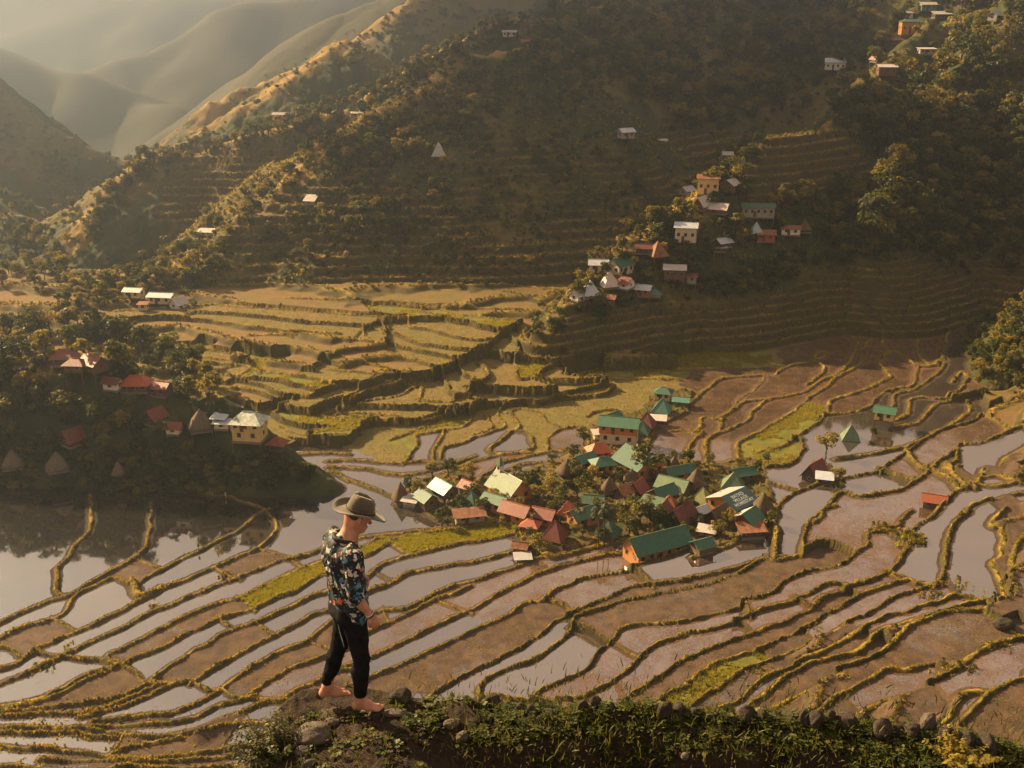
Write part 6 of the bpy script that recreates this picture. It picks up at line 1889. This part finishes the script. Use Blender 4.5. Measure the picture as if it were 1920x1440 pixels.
for wr_, el_ in ((slR, elR), (slL, elL)):
    d = wr_ - el_; d /= np.linalg.norm(d); a = np.cross(d, (0, 0, 1)); a /= np.linalg.norm(a); b = np.cross(d, a); ring = [wr_ + d*.03 + (a*math.cos(t) + b*math.sin(t))*.054 for t in np.linspace(0, 2*math.pi, 19)]
    q = MB(); q.tube(ring, .014, 6, False); q.build('cuff', SH, sh, True)
# --- trousers
tr = [(A((.02,.0,.90)) + rt*.075, .108, A((.02,.0,.90)) - rt*.075, .108, .05), (A((.02,0,.9)) + rt*.07, .11, hipR + A((0,0,-.02)), .098, .04), (A((.02,0,.9)) - rt*.07, .11, hipL + A((0,0,-.02)), .098, .04),
  (hipR + A((0,0,-.02)), .098, knR, .066, .03), (hipL + A((0,0,-.02)), .098, knL, .066, .03), (knR, .066, anR + A((0,0,.05)), .050, .02), (knL, .066, anL + A((0,0,.05)), .050, .02),
  (knR*.72+anR*.28 - f_*.018, .062, knR*.4+anR*.6, .052, .03), (knL*.72+anL*.28 - f_*.018, .062, knL*.4+anL*.6, .052, .03), (A((.02,0,.86)) - f_*.05 + rt*.05, .09, A((.02,0,.86)) - f_*.05 - rt*.05, .09, .04)]
V, F = surface(tr, .009, k=.025, disp=fold(20, .005, 15)); V = smoothed(V, F, 1)
def trouser_mat():
    nt = NT(bpy.data.materials.new('black_denim')); tc = nt.n('ShaderNodeTexCoord').outputs['Object']
    n = nt.noise(9, 5, .65, tc).outputs['Fac']; f = nt.noise(120, 2, .5, tc).outputs['Fac']
    c = nt.ramp(n, [(.35, (.004, .004, .004)), (.75, (.013, .013, .015))])
    return nt.out(bsdf(nt, c, .8, (nt.math('ADD', n, nt.math('MULTIPLY', f, .3)),   .5, .02), .08))
TM = trouser_mat()
to = obj('trousers', mesh_np('trousers', V, F, TM, True), man)
# frayed tears at the knees, white threads
q = MB(); rd = random.Random(4)
for kn, s in ((knR, 1), (knL, 1)):
    for j in range(9):
        a = rd.uniform(-.9, .9); z0 = rd.uniform(-.05, .06)
        c0 = kn + (f_*math.cos(a) + rt*math.sin(a))*.069 + A((0, 0, z0))
        q.tube([c0, c0 + A((rd.uniform(-.015,.015), rd.uniform(-.015,.015), rd.uniform(-.02,.012)))], .0028, 4)
q.build('frayed_tear', mat_var('frayed_thread', (.35, .34, .32), (.55, .53, .5), 40, .9, 0), to)
# shirt tail of white threads hanging between the legs: the pale drawstring
q = MB(); q.tube([A((-.062, -.085, .80)), A((-.045, -.105, .72)), A((-.028, -.115, .66)), A((-.02, -.11, .60))], [.003, .004, .004, .002], 5)
q.build('drawstring', mat_var('pale_cord', (.22, .22, .22), (.34, .34, .33), 40, .9, 0), to)
# --- hat, hair, eyes, bracelet
def hat_mesh():
    NA = 72; prof = []   # radius factor, height; brim then crown
    V, F = [], []
    rows_ = [(.196, .002, 1), (.190, .004, 1), (.17, -.004, 1), (.14, -.008, 1), (.118, -.004, 1), (.103, .006, 0), (.099, .02, 0), (.094, .06, 0), (.088, .095, 0), (.078, .118, 2), (.055, .127, 2), (.028, .122, 2), (.004, .118, 2)]
    for r_, z_, t_ in rows_:
        for k in range(NA):
            a = 2*math.pi*k/NA; ca, sa = math.cos(a), math.sin(a)
            lx, ly = 1.08, .94
            x, y, z = r_*lx*ca, r_*ly*sa, z_
            if t_ == 1:
                w_ = (r_ - .1) / .105
                z += w_ * (.030*sa*sa - .018*ca*ca - .012*max(ca, 0) + .006*math.sin(3*a + .6))
            if t_ in (0, 2):
                h_ = max(0, (z_ - .03) / .09)
                y *= 1 - .24*h_*max(0, ca)**2 ; x *= 1 - .05*h_
                if t_ == 2: z -= .030*math.exp(-(y/.026)**2) * (1 if ca > -.98 else .6); z += .012*ca*r_/.08 * -1
            V.append((x, y, z))
    nr = len(rows_)
    for i in range(nr - 1):
        for k in range(NA): F.append([i*NA+k, i*NA+(k+1) % NA, (i+1)*NA+(k+1) % NA, (i+1)*NA+k])
    return np.array(V), np.array(F), NA
V, F, NA = hat_mesh()
tilt = hu * 1.0; hx = hf
base_ = head + hu*.048 + hf*.004
W3 = base_ + V[:, :1]*hf + V[:, 1:2]*(-hr) + V[:, 2:3]*hu
def felt():
    nt = NT(bpy.data.materials.new('olive_felt')); tc = nt.n('ShaderNodeTexCoord').outputs['Object']
    n = nt.noise(12, 6, .7, tc).outputs['Fac']; f = nt.noise(180, 3, .6, tc).outputs['Fac']
    c = nt.ramp(n, [(.3, (.052, .046, .032)), (.7, (.095, .084, .058))])
    return nt.out(bsdf(nt, c, .95, (nt.math('ADD', n, nt.math('MULTIPLY', f, .4)), .3, .01), .1, Sheen_Weight=.3))
FELT = felt()
hm_ = mesh_np('hat', W3, F, FELT, True)
ho_ = obj('hat', hm_, man); sf = ho_.modifiers.new('felt', 'SOLIDIFY'); sf.thickness = .005; sf.offset = 0
q = MB(); ring = [base_ + hf*(.1035*1.08*math.cos(t)) - hr*(.1035*.94*math.sin(t)) + hu*.014 for t in np.linspace(0, 2*math.pi, 49)]
q.tube(ring, .0065, 6, False); q.build('hat_band', mat_var('dark_band', (.03, .024, .016), (.05, .04, .028), 20, .8, .1), ho_, True)
hair = [(hp(-.04, .038, .035), .055, hp(-.04, -.038, .035), .055), (hp(-.046, 0, .012), .052, hp(-.05, 0, .03), .056)]
V, F = surface(hair, .008, k=.02)
obj('hair', mesh_np('hair', V, F, mat_var('brown_hair', (.018, .011, .007), (.05, .03, .018), 60, .6, .5, .01), True), man)
for s in (-1, 1):
    bm = bmesh.new(); bmesh.ops.create_uvsphere(bm, u_segments=12, v_segments=8, radius=.011)
    me = bpy.data.meshes.new('eye'); bm.to_mesh(me); bm.free(); me.materials.append(mat_var('eye_white', (.5, .45, .4), (.6, .55, .5), 20, .3, 0))
    e = obj('eye', me, man); e.location = Vector(hp(.074, .032*s, .0))
d = wrR - elR; d /= np.linalg.norm(d); a = np.cross(d, (0, 0, 1)); a /= np.linalg.norm(a); b = np.cross(d, a)
for off, r_, nm, mt in ((-.03, .005, 'bracelet', mat_var('steel_beads', (.25, .23, .2), (.5, .47, .42), 60, .35, .3, .003, .6)), (-.015, .0045, 'bracelet', mat_var('dark_cord', (.02, .016, .012), (.05, .04, .03), 60, .7, .3, .003))):
    c0 = wrR + d*off
    q = MB(); q.tube([c0 + (a*math.cos(t) + b*math.sin(t))*(.031 + (-off - .015)*.1) for t in np.linspace(0, 2*math.pi, 25)], r_, 6, False); q.build(nm, mt, man, True)
# ------------------------------------------------------------------ poles and cables
p = hit([(924, 922)])[0]
q = MB(); q.tube([(0, 0, -.3), (0, 0, 4.6)], [.09, .06], 6); q.tube([(-.5, 0, 4.3), (.5, 0, 4.3)], .04, 5)
o = q.build('utility_pole', BARK); o.location = p; tag(o, 'thin grey pole standing in front of the church pond', 'pole')
def cable(a, b, sag, label, rad=.035):
    a, b = Vector(a), Vector(b)
    q = MB(); q.tube([a.lerp(b, t) - Vector((0, 0, sag * 4 * t * (1 - t))) for t in np.linspace(0, 1, 20)], rad, 5)
    tag(q.build('cable', BARK), label, 'cable')
a = hit([(1293, 925)])[0]; b = hit([(1385, 962)])[0]
cable((a[0], a[1], a[2] + 4.2), (b[0], b[1], b[2] + 2.9), .35, 'pale cable strung over the village roofs past the sign-roofed homestay', .03)
a = hit([(940, 140)])[0]; b = hit([(1200, 398)])[0]
cable((a[0], a[1], a[2] + 4), (b[0], b[1], b[2] + 4), 3.0, 'long cable crossing the shaded slope down to the spur hamlet', .07)
for u, v, h, lb in ((423, 934, 1.5, 'small white marker post on the bank between the dark ponds'), (372, 1030, 1.2, 'short dark post standing on a pond bank'), (263, 1398, 2.0, 'thin stick standing in the pond at the lower left')):
    p = hit([(u, v)])[0]
    q = MB(); q.tube([(0, 0, -.3), (.02, 0, h * .6), (0, .02, h)], [.06, .05, .03], 6)
    if h < 1.6: q.box(-.16, .16, -.05, .05, h * .45, h * .85)
    o = q.build('post', MT['white'] if v < 1000 else BARK); o.location = p; o.rotation_euler = (0, .06, 0); tag(o, lb, 'post')
# ------------------------------------------------------------------ light, sky, air
SUN_EL, SUN_AZ = 29.0, -53.0        # azimuth clockwise from straight ahead
sd = bpy.data.lights.new('sun', 'SUN')
sd.energy = 5.0; sd.angle = R(.6); sd.color = (1.0, .68, .35)
sun = bpy.data.objects.new('sun', sd); COL.objects.link(sun)
sv = Vector((math.sin(R(SUN_AZ)) * math.cos(R(SUN_EL)), math.cos(R(SUN_AZ)) * math.cos(R(SUN_EL)), math.sin(R(SUN_EL))))
sun.rotation_euler = sv.to_track_quat('Z', 'Y').to_euler()
sun.location = (-300, 200, 400)

w = bpy.data.worlds.new('World'); SC.world = w; w.use_nodes = True
nt = w.node_tree; nt.nodes.clear()
L = nt.links.new
sky = nt.nodes.new('ShaderNodeTexSky'); sky.sky_type = 'NISHITA'; sky.sun_disc = False
sky.sun_elevation = R(SUN_EL); sky.sun_rotation = R(SUN_AZ); sky.air_density = 1.5; sky.dust_density = 0.6
tc = nt.nodes.new('ShaderNodeTexCoord')
mp = nt.nodes.new('ShaderNodeMapping'); mp.inputs['Scale'].default_value = (1, 1, 2.6)
L(tc.outputs['Generated'], mp.inputs[0])
nz = nt.nodes.new('ShaderNodeTexNoise'); nz.inputs['Scale'].default_value = 3.2; nz.inputs['Detail'].default_value = 6; nz.inputs['Roughness'].default_value = .55
L(mp.outputs[0], nz.inputs['Vector'])
cr = nt.nodes.new('ShaderNodeValToRGB')
cr.color_ramp.elements[0].position = .25; cr.color_ramp.elements[0].color = (0, 0, 0, 1)
cr.color_ramp.elements[1].position = .52; cr.color_ramp.elements[1].color = (1, 1, 1, 1)
L(nz.outputs['Fac'], cr.inputs[0])
mx = nt.nodes.new('ShaderNodeMix'); mx.data_type = 'RGBA'
dk = nt.nodes.new('ShaderNodeMix'); dk.data_type = 'RGBA'; dk.blend_type = 'DARKEN'; dk.inputs[0].default_value = 1.0
L(sky.outputs[0], dk.inputs[6]); dk.inputs[7].default_value = (2.2, 1.85, 1.65, 1)
L(cr.outputs[0], mx.inputs[0]); L(dk.outputs[2], mx.inputs[6]); mx.inputs[7].default_value = (4.7, 3.3, 2.45, 1)
bg = nt.nodes.new('ShaderNodeBackground'); bg.inputs['Strength'].default_value = .05
L(mx.outputs[2], bg.inputs['Color'])
ow = nt.nodes.new('ShaderNodeOutputWorld'); L(bg.outputs[0], ow.inputs['Surface'])

# unseen cloud-like lumps added high towards the sun, to shade chosen slopes below
CV, CF, nv = [], [], 0
for k, (u, v, rad, st_) in enumerate([(1100,130,34,1.4),(1230,90,42,1.4),(1370,70,42,1.4),(1500,80,36,1.2),(1150,250,26,1.4),(1290,200,30,1.3),(1420,190,24,1.2),(950,160,14,1.6),(800,210,11,1.8),(700,330,9,1.8),(1800,360,24,1.2),(1890,420,22,1.2),(60,330,30,1.8)]):
    p_ = hit([(u, v)])[0] + np.array(sv) * (1500 + 37 * k)
    bm = bmesh.new(); bmesh.ops.create_icosphere(bm, subdivisions=3, radius=1)
    q_ = np.array([a.co[:] for a in bm.verts]); q_ = q_ * (1 + .28 * fbm(q_[:, 0] * 2 + k, q_[:, 1] * 2 + q_[:, 2] * 1.7, 800 + k, 4))[:, None]
    CV.append(p_ + q_ * np.array((rad, rad * st_, rad * .8))); CF += [[a.index + nv for a in f.verts] for f in bm.faces]; nv += len(q_); bm.free()
cm_ = mesh_np('shade_blockers', np.vstack(CV), np.array(CF), mat_var('shade_blocker_white', (.75, .75, .75), (.85, .85, .85), 1, 1, 0), True)
tag(obj('shade_blockers', cm_), kind='stuff')
HAZE = 0.0005
mb = MB(); mb.box(-3600, 3600, -60, 4400, -260, 215)
hz = mb.build('haze')
hm = bpy.data.materials.new('air'); hm.use_nodes = True
hm.node_tree.nodes.clear()
pv_ = hm.node_tree.nodes.new('ShaderNodeVolumePrincipled')
pv_.inputs['Color'].default_value = (.37, .47, .62, 1); pv_.inputs['Density'].default_value = HAZE; pv_.inputs['Anisotropy'].default_value = .85
ho = hm.node_tree.nodes.new('ShaderNodeOutputMaterial'); hm.node_tree.links.new(pv_.outputs[0], ho.inputs['Volume'])
hz.data.materials.append(hm)
tag(hz, kind='stuff')

SC.view_settings.view_transform = 'Standard'; SC.view_settings.look = 'None'
SC.view_settings.gamma = 1; SC.view_settings.exposure = 1.95
SC.render.engine = 'CYCLES'
cy = SC.cycles
cy.use_denoising = True
try: cy.denoiser = 'OPENIMAGEDENOISE'
except Exception: pass
cy.max_bounces = 6; cy.diffuse_bounces = 2; cy.glossy_bounces = 3; cy.transmission_bounces = 4; cy.transparent_max_bounces = 8; cy.volume_bounces = 1
cy.sample_clamp_indirect = 4.0
